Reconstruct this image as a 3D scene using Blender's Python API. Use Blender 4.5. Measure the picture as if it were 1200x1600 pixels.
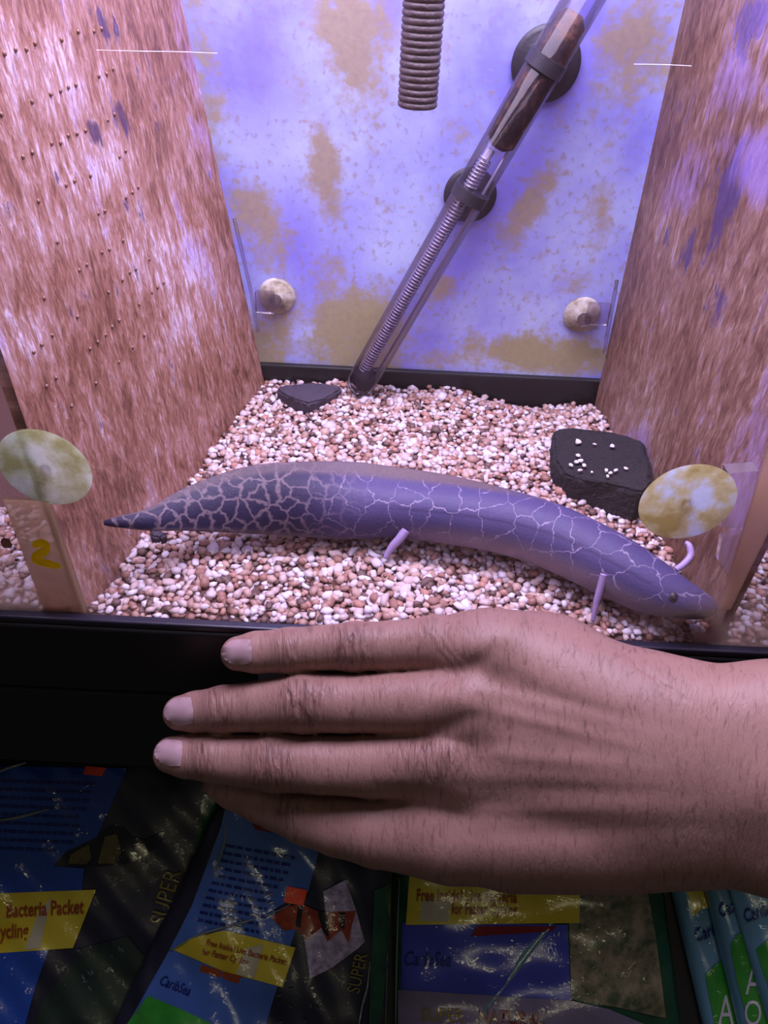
import bpy, bmesh, math, random
import numpy as np
from mathutils import Vector, Matrix, geometry

for o in list(bpy.data.objects):
    bpy.data.objects.remove(o)
S = bpy.context.scene
COL = S.collection
random.seed(7)
RNG = np.random.default_rng(11)

# ------------------------------------------------------------------ camera
FPX = 1150.0
PITCH, ROLL = math.radians(39.4), math.radians(2.8)
CAM = np.array([0.0, -0.216, 0.241])
_X = np.array([1.0, 0, 0])
FWD = np.array([0, math.cos(PITCH), -math.sin(PITCH)])
_U0 = np.array([0, math.sin(PITCH), math.cos(PITCH)])
RGT = math.cos(ROLL) * _X + math.sin(ROLL) * _U0
UPV = -math.sin(ROLL) * _X + math.cos(ROLL) * _U0
cam_d = bpy.data.cameras.new('camera')
cam_d.sensor_fit = 'VERTICAL'
cam_d.sensor_height = 24.0
cam_d.lens = 24.0 * FPX / 1600.0
cam_d.clip_start = 0.01
cam = bpy.data.objects.new('camera', cam_d)
COL.objects.link(cam)
M = Matrix.Identity(4)
for i in range(3):
    M[i][0], M[i][1], M[i][2], M[i][3] = RGT[i], UPV[i], -FWD[i], CAM[i]
cam.matrix_world = M
S.camera = cam

# ------------------------------------------------------------------ world, lights, exposure
W = bpy.data.worlds.new('room_light')
S.world = W
W.use_nodes = True
W.node_tree.nodes['Background'].inputs[0].default_value = (0.80, 0.72, 0.86, 1)
W.node_tree.nodes['Background'].inputs[1].default_value = 0.032


def area(name, loc, target, sx, sy, power, color):
    d = bpy.data.lights.new(name, 'AREA')
    d.shape = 'RECTANGLE'
    d.size, d.size_y, d.energy, d.color = sx, sy, power, color
    o = bpy.data.objects.new(name, d)
    COL.objects.link(o)
    o.location = loc
    o.rotation_euler = (Vector(target) - Vector(loc)).to_track_quat('-Z', 'Y').to_euler()
    return o


area('tank_lamp', (0.0, 0.100, 0.46), (0.0, 0.1001, 0.0), 0.60, 0.18, 7.2, (0.79, 0.69, 1.0))
area('ceiling_lamp', (-0.35, -0.50, 1.7), (0.0, -0.1, -0.1), 0.6, 0.10, 0.7, (1.0, 0.88, 0.66))
area('glint_lamp', (0.35, -3.0, 1.45), (0.0, -0.05, -0.2), 1.3, 0.14, 4.0, (1.0, 0.92, 0.62))  # unseen lamp, added to put glints on the bag film
S.view_settings.view_transform = 'Standard'
S.view_settings.look = 'None'
S.view_settings.exposure = 0.0
S.view_settings.gamma = 1.0
S.view_settings.use_curve_mapping = False
S.cycles.max_bounces = 8
S.cycles.transparent_max_bounces = 16


# ------------------------------------------------------------------ pixel helpers (photo pixel -> direction)
def ray(x, y):
    return FWD + RGT * (x - 600) / FPX - UPV * (y - 800) / FPX


def onY(x, y, Y):
    d = ray(x, y)
    return CAM + d * (Y - CAM[1]) / d[1]


def onZ(x, y, Z=0.0):
    d = ray(x, y)
    return CAM + d * (Z - CAM[2]) / d[2]


def at(x, y, D):
    return CAM + ray(x, y) * D


def proj(P):
    v = np.asarray(P) - CAM
    w = v @ FWD
    return 600 + FPX * (v @ RGT) / w, 800 - FPX * (v @ UPV) / w, w


# ------------------------------------------------------------------ node material helpers
class NT:
    def __init__(self, name):
        self.m = bpy.data.materials.new(name)
        self.m.use_nodes = True
        self.t = self.m.node_tree
        self.b = self.t.nodes['Principled BSDF']
        self.out = self.t.nodes['Material Output']

    def n(self, kind, **kw):
        nd = self.t.nodes.new('ShaderNode' + kind)
        for k, v in kw.items():
            if k.startswith('i_'):
                nd.inputs[k[2:].replace('_', ' ')].default_value = v
            else:
                setattr(nd, k, v)
        return nd

    def l(self, a, b):
        self.t.links.new(a, b)

    def attr(self, name):
        return self.n('Attribute', attribute_name=name)

    def math(self, op, a, b=None, clamp=False):
        nd = self.n('Math', operation=op, use_clamp=clamp)
        for i, v in enumerate((a, b)):
            if v is None:
                continue
            if isinstance(v, (int, float)):
                nd.inputs[i].default_value = v
            else:
                self.l(v, nd.inputs[i])
        return nd.outputs[0]

    def mix(self, fac, a, b, mode='MIX'):
        nd = self.n('MixRGB', blend_type=mode)
        for i, v in enumerate((fac, a, b)):
            if isinstance(v, (int, float)):
                nd.inputs[i].default_value = v
            elif isinstance(v, tuple):
                nd.inputs[i].default_value = v if len(v) == 4 else (*v, 1)
            else:
                self.l(v, nd.inputs[i])
        return nd.outputs[0]

    def ramp(self, fac, stops, interp='LINEAR'):
        nd = self.n('ValToRGB')
        cr = nd.color_ramp
        cr.interpolation = interp
        while len(cr.elements) < len(stops):
            cr.elements.new(0.5)
        for e, (p, c) in zip(cr.elements, stops):
            e.position = p
            e.color = c if len(c) == 4 else (*c, 1)
        self.l(fac, nd.inputs[0])
        return nd.outputs[0]

    def noise(self, vec=None, scale=5, detail=4, rough=0.55, mapping=None, dist=0.0):
        nd = self.n('TexNoise')
        nd.inputs['Scale'].default_value = scale
        nd.inputs['Detail'].default_value = detail
        nd.inputs['Roughness'].default_value = rough
        nd.inputs['Distortion'].default_value = dist
        if vec is None:
            vec = self.n('TexCoord').outputs['Object']
        if mapping:
            mp = self.n('Mapping')
            mp.inputs['Scale'].default_value = mapping
            self.l(vec, mp.inputs[0])
            vec = mp.outputs[0]
        self.l(vec, nd.inputs['Vector'])
        return nd.outputs['Fac']

    def bump(self, h, strength=0.3, dist=0.001, prev=None):
        nd = self.n('Bump')
        nd.inputs['Strength'].default_value = strength
        nd.inputs['Distance'].default_value = dist
        self.l(h, nd.inputs['Height'])
        if prev is not None:
            self.l(prev, nd.inputs['Normal'])
        self.l(nd.outputs[0], self.b.inputs['Normal'])
        return nd.outputs[0]

    def color(self, c):
        if isinstance(c, tuple):
            self.b.inputs['Base Color'].default_value = (*c, 1)
        else:
            self.l(c, self.b.inputs['Base Color'])
        return self

    def set(self, **kw):
        for k, v in kw.items():
            self.b.inputs[k.replace('_', ' ')].default_value = v
        return self


def simple(name, c, rough=0.5, bump=None, **kw):
    t = NT(name).color(c).set(Roughness=rough, **kw)
    if bump:
        t.bump(t.noise(scale=bump[0]), bump[1], bump[2])
    return t.m


def lin(r, g, b):
    f = lambda v: (v / 255 / 12.92) if v / 255 <= 0.04045 else ((v / 255 + 0.055) / 1.055) ** 2.4
    return (f(r), f(g), f(b))


# ------------------------------------------------------------------ object helpers
def tag(o, label=None, cat=None, group=None, kind=None):
    if label:
        o['label'] = label
    if cat:
        o['category'] = cat
    if group:
        o['group'] = group
    if kind:
        o['kind'] = kind
    return o


def empty(name, loc, label, cat, group=None, kind=None):
    o = bpy.data.objects.new(name, None)
    o.empty_display_size = 0.01
    COL.objects.link(o)
    o.location = loc
    return tag(o, label, cat, group, kind)


def place(o, parent):
    """link; keep world placement when parented to an unrotated Empty / mesh at a location"""
    COL.objects.link(o)
    if parent is not None:
        o.parent = parent
        w = Vector((0, 0, 0))
        p = parent
        while p is not None:
            w += p.location
            p = p.parent
        o.location = -w
    return o


def mesh(name, V, F, mat, parent=None, smooth=True, attrs=None, label=None):
    me = bpy.data.meshes.new(name)
    me.from_pydata([tuple(map(float, v)) for v in V], [], [tuple(map(int, f)) for f in F])
    me.materials.append(mat)
    if smooth:
        me.polygons.foreach_set('use_smooth', np.ones(len(me.polygons), bool))
    for k, a in (attrs or {}).items():
        a = np.asarray(a, np.float32)
        if a.ndim == 1:
            at_ = me.attributes.new(k, 'FLOAT', 'POINT')
            at_.data.foreach_set('value', a)
        else:
            at_ = me.attributes.new(k, 'FLOAT_VECTOR', 'POINT')
            at_.data.foreach_set('vector', a.ravel())
    me.update()
    o = bpy.data.objects.new(name, me)
    place(o, parent)
    if label:
        o['label'] = label
    return o


def bm_obj(name, bm, mat, parent=None, smooth=False, label=None):
    bmesh.ops.recalc_face_normals(bm, faces=bm.faces)
    me = bpy.data.meshes.new(name)
    bm.to_mesh(me)
    bm.free()
    me.materials.append(mat)
    if smooth:
        me.polygons.foreach_set('use_smooth', np.ones(len(me.polygons), bool))
    o = bpy.data.objects.new(name, me)
    place(o, parent)
    if label:
        o['label'] = label
    return o


def box(name, lo, hi, mat, parent=None, bevel=0.0, seg=2, label=None):
    bm = bmesh.new()
    bmesh.ops.create_cube(bm, size=1)
    lo, hi = Vector(lo), Vector(hi)
    for v in bm.verts:
        v.co = Vector([(lo[i] + hi[i]) / 2 + v.co[i] * (hi[i] - lo[i]) for i in range(3)])
    if bevel:
        bmesh.ops.bevel(bm, geom=list(bm.edges), offset=bevel, segments=seg, affect='EDGES', profile=0.5)
    return bm_obj(name, bm, mat, parent, smooth=False, label=label)


def frame_of(d):
    d = np.asarray(d, float)
    d = d / np.linalg.norm(d)
    a = np.array([0, 0, 1.0]) if abs(d[2]) < 0.9 else np.array([1.0, 0, 0])
    x = np.cross(a, d)
    x /= np.linalg.norm(x)
    return x, np.cross(d, x), d


def lathe(name, base, axis, prof, mat, parent=None, seg=40, smooth=True, label=None, attrs=None, cap_end=True):
    """prof: list of (height along axis, radius)"""
    x, y, d = frame_of(axis)
    V, F = [], []
    for h, r in prof:
        for k in range(seg):
            a = 2 * math.pi * k / seg
            V.append(np.asarray(base) + d * h + (x * math.cos(a) + y * math.sin(a)) * r)
    n = len(prof)
    for i in range(n - 1):
        for k in range(seg):
            F.append((i * seg + k, i * seg + (k + 1) % seg, (i + 1) * seg + (k + 1) % seg, (i + 1) * seg + k))
    F.append(tuple(range(seg))[::-1])
    if cap_end:
        F.append(tuple((n - 1) * seg + k for k in range(seg)))
    return mesh(name, V, F, mat, parent, smooth, label=label)


def tube(name, pts, rad, mat, parent=None, seg=10, label=None):
    pts = [np.asarray(p, float) for p in pts]
    n = len(pts)
    rad = [rad] * n if isinstance(rad, (int, float)) else rad
    V, F = [], []
    x = None
    for i, p in enumerate(pts):
        d = pts[min(i + 1, n - 1)] - pts[max(i - 1, 0)]
        d /= np.linalg.norm(d)
        if x is None:
            x, y, _ = frame_of(d)
        else:
            x = x - d * (x @ d)
            x /= np.linalg.norm(x)
            y = np.cross(d, x)
        for k in range(seg):
            a = 2 * math.pi * k / seg
            V.append(p + (x * math.cos(a) + y * math.sin(a)) * rad[i])
    for i in range(n - 1):
        for k in range(seg):
            F.append((i * seg + k, i * seg + (k + 1) % seg, (i + 1) * seg + (k + 1) % seg, (i + 1) * seg + k))
    F.append(tuple(range(seg))[::-1])
    F.append(tuple((n - 1) * seg + k for k in range(seg)))
    return mesh(name, V, F, mat, parent, label=label)


def spline(pts, n):
    """Catmull-Rom through rows of pts, n samples"""
    P = np.asarray(pts, float)
    m = len(P)
    t = np.linspace(0, m - 1 - 1e-9, n)
    i = t.astype(int)
    f = (t - i)[:, None]
    g = lambda k: P[np.clip(i + k, 0, m - 1)]
    a, b, c, d = g(-1), g(0), g(1), g(2)
    return 0.5 * (2 * b + (c - a) * f + (2 * a - 5 * b + 4 * c - d) * f ** 2 + (3 * b - a - 3 * c + d) * f ** 3)


def grid_faces(nu, nv):
    i, j = np.meshgrid(np.arange(nu - 1), np.arange(nv - 1), indexing='ij')
    a = (i * nv + j).ravel()
    return np.stack([a, a + nv, a + nv + 1, a + 1], 1)


def sstep(a, b, x):
    t = np.clip((x - a) / (b - a), 0, 1)
    return t * t * (3 - 2 * t)


def blobs(px, py, items):
    """soft ellipses in photo pixels (used only to find where a stain lies on its own surface)"""
    out = np.zeros_like(px)
    for (cx, cy, rx, ry, ang, w) in items:
        a = math.radians(ang)
        dx, dy = px - cx, py - cy
        u = (dx * math.cos(a) + dy * math.sin(a)) / rx
        v = (-dx * math.sin(a) + dy * math.cos(a)) / ry
        out = np.maximum(out, w * (1 - sstep(0.2, 1.5, np.hypot(u, v))))
    return out


# ------------------------------------------------------------------ materials
def mat_back():
    t = NT('algae_stained_back_panel')
    st = t.attr('stain').outputs['Fac']
    bl = t.attr('blue').outputs['Fac']
    ol = t.attr('olive').outputs['Fac']
    n1 = t.noise(scale=55, detail=6, rough=0.65)
    n2 = t.noise(scale=260, detail=3, rough=0.6)
    n3 = t.noise(scale=16, detail=5, rough=0.6)
    base = t.mix(t.ramp(n3, [(0.35, (0, 0, 0)), (0.65, (1, 1, 1))]), (0.31, 0.30, 0.93), (0.56, 0.64, 1.0))
    base = t.mix(t.math('MULTIPLY', bl, 0.75), base, (0.27, 0.22, 0.98))
    sp = t.ramp(n2, [(0.56, (0, 0, 0)), (0.66, (1, 1, 1))])
    base = t.mix(t.math('MULTIPLY', sp, 0.55), base, (0.34, 0.27, 0.42))
    tan = t.mix(n2, (0.34, 0.25, 0.17), (0.52, 0.43, 0.32))
    tan = t.mix(ol, tan, t.mix(n2, (0.34, 0.27, 0.10), (0.48, 0.44, 0.19)))
    f = t.math('ADD', st, t.math('MULTIPLY', t.math('SUBTRACT', n1, 0.5), 2.0))
    f = t.math('ADD', f, t.math('MULTIPLY', t.math('SUBTRACT', n2, 0.5), 0.9))
    f = t.ramp(f, [(0.16, (0, 0, 0)), (0.72, (0.92, 0.92, 0.92))])
    t.color(t.mix(f, base, tan))
    t.set(Roughness=0.45)
    t.bump(n2, 0.22, 0.0008)
    return t.m


def mat_wall(name, dark, mid, light, hi, patch):
    t = NT(name)
    uv = t.attr('pos').outputs['Vector']
    n1 = t.noise(uv, 80, 7, 0.7, (2.0, 0.6, 1), 0.5)
    n2 = t.noise(uv, 260, 5, 0.65, (2.2, 0.55, 1), 0.5)
    n3 = t.noise(uv, 14, 3, 0.5)
    li = t.attr('light').outputs['Fac']
    pu = t.attr('purple').outputs['Fac']
    vi = t.attr('violet').outputs['Fac']
    f = t.math('ADD', t.math('MULTIPLY', n1, 0.55), t.math('MULTIPLY', n2, 0.45))
    f = t.math('ADD', f, t.math('MULTIPLY', t.math('SUBTRACT', n3, 0.5), 0.34))
    f = t.math('ADD', f, t.math('MULTIPLY', t.math('SUBTRACT', li, 0.35), 0.08))
    c = t.ramp(f, [(0.36, dark), (0.47, mid), (0.56, light), (0.63, hi)])
    g = t.math('ADD', pu, t.math('MULTIPLY', t.math('SUBTRACT', n1, 0.5), 4.5))
    g = t.ramp(g, [(0.50, (0, 0, 0)), (0.80, (0.85, 0.85, 0.85))])
    c = t.mix(g, c, patch)
    g2 = t.math('ADD', vi, t.math('MULTIPLY', t.math('ADD', t.math('SUBTRACT', n3, 0.5), t.math('MULTIPLY', t.math('SUBTRACT', n1, 0.5), 0.6)), 3.4))
    g2 = t.ramp(g2, [(0.35, (0, 0, 0)), (1.0, (0.62, 0.62, 0.62))])
    c = t.mix(g2, c, (0.30, 0.20, 0.62))
    t.color(c).set(Roughness=0.38)
    t.bump(t.math('ADD', n1, t.math('MULTIPLY', n2, 0.7)), 0.55, 0.003)
    return t.m


def mat_glass(name, tint=(1, 1, 1), rough=0.02, film=None, solid=0.0, solid_col=(0.8, 0.8, 0.8)):
    """clear sheet: straight-through transmission plus fresnel reflection, optional algae film"""
    t = NT(name)
    tr = t.n('BsdfTransparent')
    tr.inputs[0].default_value = (*tint, 1)
    gl = t.n('BsdfGlossy')
    gl.inputs['Roughness'].default_value = rough
    fr = t.n('Fresnel')
    fr.inputs[0].default_value = 1.33
    mx = t.n('MixShader')
    t.l(t.math('MULTIPLY', fr.outputs[0], 0.8), mx.inputs[0])
    t.l(tr.outputs[0], mx.inputs[1])
    t.l(gl.outputs[0], mx.inputs[2])
    last = mx.outputs[0]
    if film or solid:
        df = t.n('BsdfTranslucent')
        df.inputs[0].default_value = (*(film or solid_col), 1)
        m2 = t.n('MixShader')
        if film:
            a = t.attr('film').outputs['Fac']
            n = t.noise(scale=45, detail=5, rough=0.6)
            k = t.math('MULTIPLY', a, t.math('ADD', n, 0.25), True)
            t.l(k, m2.inputs[0])
        else:
            m2.inputs[0].default_value = solid
        t.l(last, m2.inputs[1])
        t.l(df.outputs[0], m2.inputs[2])
        last = m2.outputs[0]
    t.l(last, t.out.inputs[0])
    return t.m


def mat_gravel(name, per_object):
    t = NT(name)
    if per_object:
        nd = t.attr('tone')
        nd.attribute_type = 'OBJECT'
        r = nd.outputs['Fac']
    else:
        r = t.attr('tone').outputs['Fac']
    c = t.ramp(r, [(0.0, lin(84, 66, 66)), (0.09, lin(146, 104, 92)), (0.20, lin(170, 134, 124)), (0.32, lin(196, 164, 154)),
                   (0.46, lin(206, 184, 184)), (0.62, lin(214, 202, 212)), (0.80, lin(232, 226, 240)), (0.95, lin(180, 130, 116))], 'CONSTANT')
    n = t.noise(scale=900, detail=3)
    c = t.mix(t.math('MULTIPLY', n, 0.45), c, lin(150, 110, 100))
    t.color(c).set(Roughness=0.55)
    t.bump(n, 0.3, 0.0006)
    return t.m


def mat_fish():
    t = NT('marbled_lungfish_skin')
    p = t.attr('pat').outputs['Vector']
    tail = t.attr('tail').outputs['Fac']
    fin = t.attr('fin').outputs['Fac']
    belly = t.attr('belly').outputs['Fac']
    line = t.attr('latline').outputs['Fac']
    nz = t.n('TexNoise')
    nz.inputs['Scale'].default_value = 260
    nz.inputs['Detail'].default_value = 3
    t.l(p, nz.inputs['Vector'])
    mp = t.n('VectorMath', operation='MULTIPLY_ADD')
    t.l(nz.outputs['Color'], mp.inputs[0])
    mp.inputs[1].default_value = (0.0055, 0.0055, 0.0)
    t.l(p, mp.inputs[2])

    def vor(sc, mapping):
        m2 = t.n('Mapping')
        m2.inputs['Scale'].default_value = mapping
        t.l(mp.outputs[0], m2.inputs[0])
        v = t.n('TexVoronoi', feature='DISTANCE_TO_EDGE', voronoi_dimensions='2D')
        v.inputs['Scale'].default_value = sc
        t.l(m2.outputs[0], v.inputs['Vector'])
        return v.outputs['Distance']

    v1 = vor(82, (1.0, 0.85, 1))
    v2 = vor(145, (0.85, 1.0, 1))
    n1 = t.noise(p, 90, 4)
    n2 = t.noise(p, 700, 3)
    wdt = t.math('MULTIPLY', t.math('SUBTRACT', n1, 0.25), 0.09)
    l1 = t.math('SUBTRACT', 1.0, t.math('DIVIDE', v1, t.math('MAXIMUM', wdt, 0.004)), True)
    l2 = t.ramp(v2, [(0.025, (1, 1, 1)), (0.12, (0, 0, 0))])
    body = t.mix(n2, (0.036, 0.027, 0.094), (0.070, 0.055, 0.155))
    n4 = t.noise(p, 30, 2)
    body = t.mix(t.math('MULTIPLY', n4, 0.5), body, (0.115, 0.092, 0.215))
    front = t.mix(t.math('MULTIPLY', l1, 0.8), body, (0.40, 0.32, 0.45))
    tl = t.mix(t.math('MULTIPLY', l2, 0.9), t.mix(n2, (0.012, 0.008, 0.032), (0.026, 0.019, 0.058)), t.mix(n2, (0.13, 0.09, 0.11), (0.20, 0.145, 0.175)))
    c = t.mix(tail, front, tl)
    c = t.mix(t.math('MULTIPLY', belly, 0.75), c, t.mix(n1, (0.22, 0.16, 0.21), (0.38, 0.30, 0.35)))
    c = t.mix(t.math('MULTIPLY', line, 0.75), c, (0.03, 0.02, 0.07))
    fc = t.mix(n2, (0.085, 0.055, 0.065), (0.15, 0.105, 0.12))
    c = t.mix(t.math('MULTIPLY', fin, t.math('SUBTRACT', 1.0, t.math('MULTIPLY', tail, 0.35))), c, fc)
    t.color(c).set(Roughness=0.55, Specular_IOR_Level=0.3)
    b1 = t.bump(n2, 0.25, 0.0008)
    t.bump(l1, 0.2, 0.0006, b1)
    return t.m


def mat_skin():
    t = NT('warm_brown_skin')
    hp = t.attr('hp').outputs['Vector']        # millimetres along / across the hand
    je = t.attr('joint').outputs['Fac']
    pal = t.attr('pale').outputs['Fac']
    n1 = t.noise(hp, 0.55, 5, 0.6, (1.0, 0.22, 0.22), 0.6)       # fine lines across the hand
    n2 = t.noise(hp, 0.035, 4, 0.55)
    n3 = t.noise(hp, 2.2, 3, 0.6)
    n4 = t.noise(hp, 0.42, 3, 0.5, (1.0, 0.16, 0.16), 1.2)
    n5 = t.noise(hp, 0.7, 4, 0.6, (1.0, 0.55, 0.5), 0.8)
    c = t.mix(n2, lin(146, 110, 100), lin(172, 134, 124))
    c = t.mix(t.math('MULTIPLY', n3, 0.25), c, lin(120, 82, 74))
    dk = t.ramp(n1, [(0.30, (1, 1, 1)), (0.46, (0, 0, 0))])
    c = t.mix(t.math('MULTIPLY', dk, 0.5), c, lin(84, 54, 50))
    jr = t.ramp(n4, [(0.36, (1, 1, 1)), (0.48, (0, 0, 0))])
    c = t.mix(t.math('MULTIPLY', t.math('MULTIPLY', jr, je), 0.6), c, lin(72, 44, 42))
    c = t.mix(t.math('MULTIPLY', je, 0.28), c, lin(106, 68, 64))
    c = t.mix(t.math('MULTIPLY', pal, 0.4), c, lin(186, 142, 134))
    t.color(c).set(Roughness=0.46)
    t.b.inputs['Specular IOR Level'].default_value = 0.4
    b1 = t.bump(n1, 0.42, 0.0009)
    b2 = t.bump(n5, 0.25, 0.0007, b1)
    t.bump(t.math('MULTIPLY', n4, je), 0.9, 0.0022, b2)
    return t.m


def mat_print(name, c, c2=None, rough=0.22, scale=60, coat=0.6):
    t = NT(name)
    n = t.noise(scale=scale, detail=4, rough=0.6)
    c2 = c2 or tuple(v * 0.8 for v in c)
    t.color(t.mix(t.ramp(n, [(0.35, (0, 0, 0)), (0.65, (1, 1, 1))]), c, c2)).set(Roughness=rough)
    t.b.inputs['Coat Weight'].default_value = coat
    t.b.inputs['Coat Roughness'].default_value = 0.06
    bn = t.n('Bump')
    bn.inputs['Strength'].default_value = 0.55
    bn.inputs['Distance'].default_value = 0.003
    t.l(t.noise(scale=70, detail=3, rough=0.5, dist=1.0), bn.inputs['Height'])
    t.l(bn.outputs[0], t.b.inputs['Coat Normal'])
    return t.m


MT = {
    'black': simple('black_plastic', (0.012, 0.011, 0.014), 0.42, (400, 0.08, 0.0005)),
    'black2': simple('black_painted_board', (0.013, 0.012, 0.013), 0.6, (150, 0.2, 0.001)),
    'lip': simple('black_lip_plastic', (0.035, 0.03, 0.055), 0.28, (300, 0.1, 0.0005)),
    'glass': mat_glass('front_glass', (1, 1, 1), 0.01, film=(0.46, 0.33, 0.24)),
    'sideglass': mat_glass('side_glass', (0.95, 0.97, 0.97), 0.02),
    'clear': mat_glass('clear_plastic', (0.90, 0.86, 0.90), 0.12, solid=0.16, solid_col=(0.6, 0.52, 0.58)),
    'tubeglass': mat_glass('heater_glass', (0.84, 0.82, 0.90), 0.06, solid=0.06, solid_col=(0.55, 0.45, 0.45)),
    'amber': mat_glass('tan_filmed_plastic', (0.90, 0.84, 0.74), 0.2, solid=0.45, solid_col=(0.74, 0.56, 0.40)),
    'back': mat_back(),
    'wall_l': mat_wall('algae_wall_pink_brown', (0.15, 0.058, 0.035), (0.34, 0.155, 0.10), (0.50, 0.29, 0.27), (0.74, 0.60, 0.72), (0.05, 0.02, 0.085)),
    'wall_r': mat_wall('algae_wall_dark_brown', (0.10, 0.042, 0.028), (0.21, 0.105, 0.070), (0.32, 0.19, 0.15), (0.46, 0.34, 0.36), (0.055, 0.03, 0.14)),
    'gravel': mat_gravel('gravel_mix', False),
    'pebble': mat_gravel('pebble_mix', True),
    'bed': simple('gravel_fines', lin(96, 66, 60), 0.9, (600, 0.6, 0.002)),
    'fish': mat_fish(),
    'fin': simple('lilac_fin', (0.36, 0.26, 0.50), 0.45, (700, 0.2, 0.0005)),
    'eye': simple('dark_eye', (0.02, 0.012, 0.02), 0.5),
    'iris': simple('dull_iris', (0.04, 0.026, 0.05), 0.6),
    'slate': simple('black_porous_block', (0.014, 0.011, 0.015), 0.85, (320, 0.9, 0.004)),
    'slate2': simple('dark_slate', (0.045, 0.033, 0.055), 0.7, (160, 0.6, 0.003)),
    'skin': mat_skin(),
    'nail': simple('fingernail', lin(186, 154, 160), 0.3),
    'yellow': simple('yellow_marker_paint', (0.95, 0.84, 0.01), 0.5, (260, 0.3, 0.0006)),
    'smear': simple('brown_smear', (0.16, 0.075, 0.04), 0.7),
    'reflection_line': simple('painted_reflection', (0.75, 0.68, 0.9), 0.3),  # pale colour for light lines reflected in the pane
    'coil': simple('heater_coil_metal', (0.52, 0.47, 0.60), 0.35, Metallic=0.6),
    'rust': NT('rusty_heater_core').m,
    'rubber': simple('black_rubber', (0.030, 0.026, 0.040), 0.5, (300, 0.3, 0.001)),
    'hose': simple('brown_corrugated_hose', (0.075, 0.052, 0.060), 0.55, (260, 0.7, 0.0015)),
    'sticker': simple('pale_sticker', (0.55, 0.50, 0.58), 0.5),
}
t = NT('rusty_heater_core2')
n_ = t.noise(scale=140, detail=5, rough=0.65)
t.color(t.ramp(n_, [(0.32, (0.03, 0.016, 0.028)), (0.50, (0.06, 0.034, 0.04)), (0.62, (0.20, 0.09, 0.05)), (0.75, (0.45, 0.36, 0.34))])).set(Roughness=0.6)
t.bump(n_, 0.5, 0.002)
MT['rust'] = t.m


def mat_cup(name, a, b, c, sc):
    t = NT(name)
    n1 = t.noise(scale=sc, detail=4, rough=0.6)
    n2 = t.noise(scale=520, detail=3)
    col = t.ramp(n1, [(0.36, a), (0.50, b), (0.62, c)])
    t.color(t.mix(t.math('MULTIPLY', n2, 0.35), col, tuple(v * 0.6 for v in b))).set(Roughness=0.4)
    t.bump(n2, 0.3, 0.0008)
    return t.m


def backlit(m, k=0.5):
    """thin translucent sheet (soft rubber, paint film): lets light from behind glow through"""
    nt = m.node_tree
    b = nt.nodes['Principled BSDF']
    tr = nt.nodes.new('ShaderNodeBsdfTranslucent')
    bc = b.inputs['Base Color']
    if bc.links:
        nt.links.new(bc.links[0].from_socket, tr.inputs[0])
    else:
        tr.inputs[0].default_value = bc.default_value
    mx = nt.nodes.new('ShaderNodeMixShader')
    mx.inputs[0].default_value = k
    nt.links.new(b.outputs[0], mx.inputs[1])
    nt.links.new(tr.outputs[0], mx.inputs[2])
    nt.links.new(mx.outputs[0], nt.nodes['Material Output'].inputs[0])
    return m


MT['cup_green'] = mat_cup('suction_cup_green_algae', (0.36, 0.37, 0.12), (0.56, 0.62, 0.36), (0.74, 0.82, 0.66), 75)
MT['cup_olive'] = mat_cup('suction_cup_olive_algae', (0.40, 0.32, 0.08), (0.62, 0.58, 0.28), (0.66, 0.80, 0.95), 70)
MT['cup_tan'] = mat_cup('suction_cup_tan_algae', (0.22, 0.18, 0.12), (0.48, 0.42, 0.32), (0.70, 0.66, 0.62), 130)

for k_ in ('cup_green', 'cup_olive'):
    backlit(MT[k_], 0.8)
backlit(MT['yellow'], 0.85)
backlit(MT['smear'], 0.5)

# ------------------------------------------------------------------ aquarium
YB = 0.212
YF = -0.0062
tank = empty('aquarium', (0, 0.1, -0.03), 'glass aquarium with black plastic rim and algae-stained back panel holding the eel-like fish', 'aquarium')

# back panel
nu, nv = 150, 110
xs = np.linspace(-0.24, 0.24, nu)
zs = np.linspace(-0.03, 0.36, nv)
Xg, Zg = np.meshgrid(xs, zs, indexing='ij')
Pb = np.stack([Xg.ravel(), np.full(Xg.size, YB), Zg.ravel()], 1)
pbx, pby, _ = proj(Pb)
stain = blobs(pbx, pby, [(545, 60, 60, 130, -10, 0.75), (600, 40, 40, 60, 0, .6), (508, 260, 30, 85, -8, 0.9), (322, 120, 34, 170, -8, 0.62), (405, 350, 42, 85, -25, 0.85), (420, 545, 45, 60, 0, 0.85),
                         (555, 520, 95, 85, -40, 0.95), (520, 440, 40, 50, 0, .55), (828, 330, 26, 85, 32, 0.8), (688, 450, 38, 18, -25, .8), (850, 552, 150, 34, 3, 0.95), (700, 560, 60, 20, 0, .6),
                         (1010, 70, 70, 120, 20, 0.7), (930, 340, 30, 60, 0, 0.42), (880, 430, 60, 40, 0, .3), (450, 470, 40, 45, 0, .45), (470, 170, 30, 70, 0, .5), (710, 190, 40, 60, 20, .35)])
blue = blobs(pbx, pby, [(600, 20, 30, 60, 0, 0.8), (800, 290, 45, 150, 35, 1.0), (730, 400, 30, 130, 32, 0.9), (880, 150, 40, 110, 30, 0.7), (410, 120, 50, 120, 0, 0.6), (470, 380, 35, 110, -12, 0.7), (640, 540, 30, 60, 30, .6)])
olive = blobs(pbx, pby, [(560, 520, 110, 80, -30, 1), (850, 550, 170, 45, 3, 1), (430, 550, 60, 50, 0, .7)])
mesh('back_panel', Pb, grid_faces(nu, nv), MT['back'], tank, attrs={'stain': stain, 'blue': blue, 'olive': olive}, label='lavender blue back panel blotched with tan algae')
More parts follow.
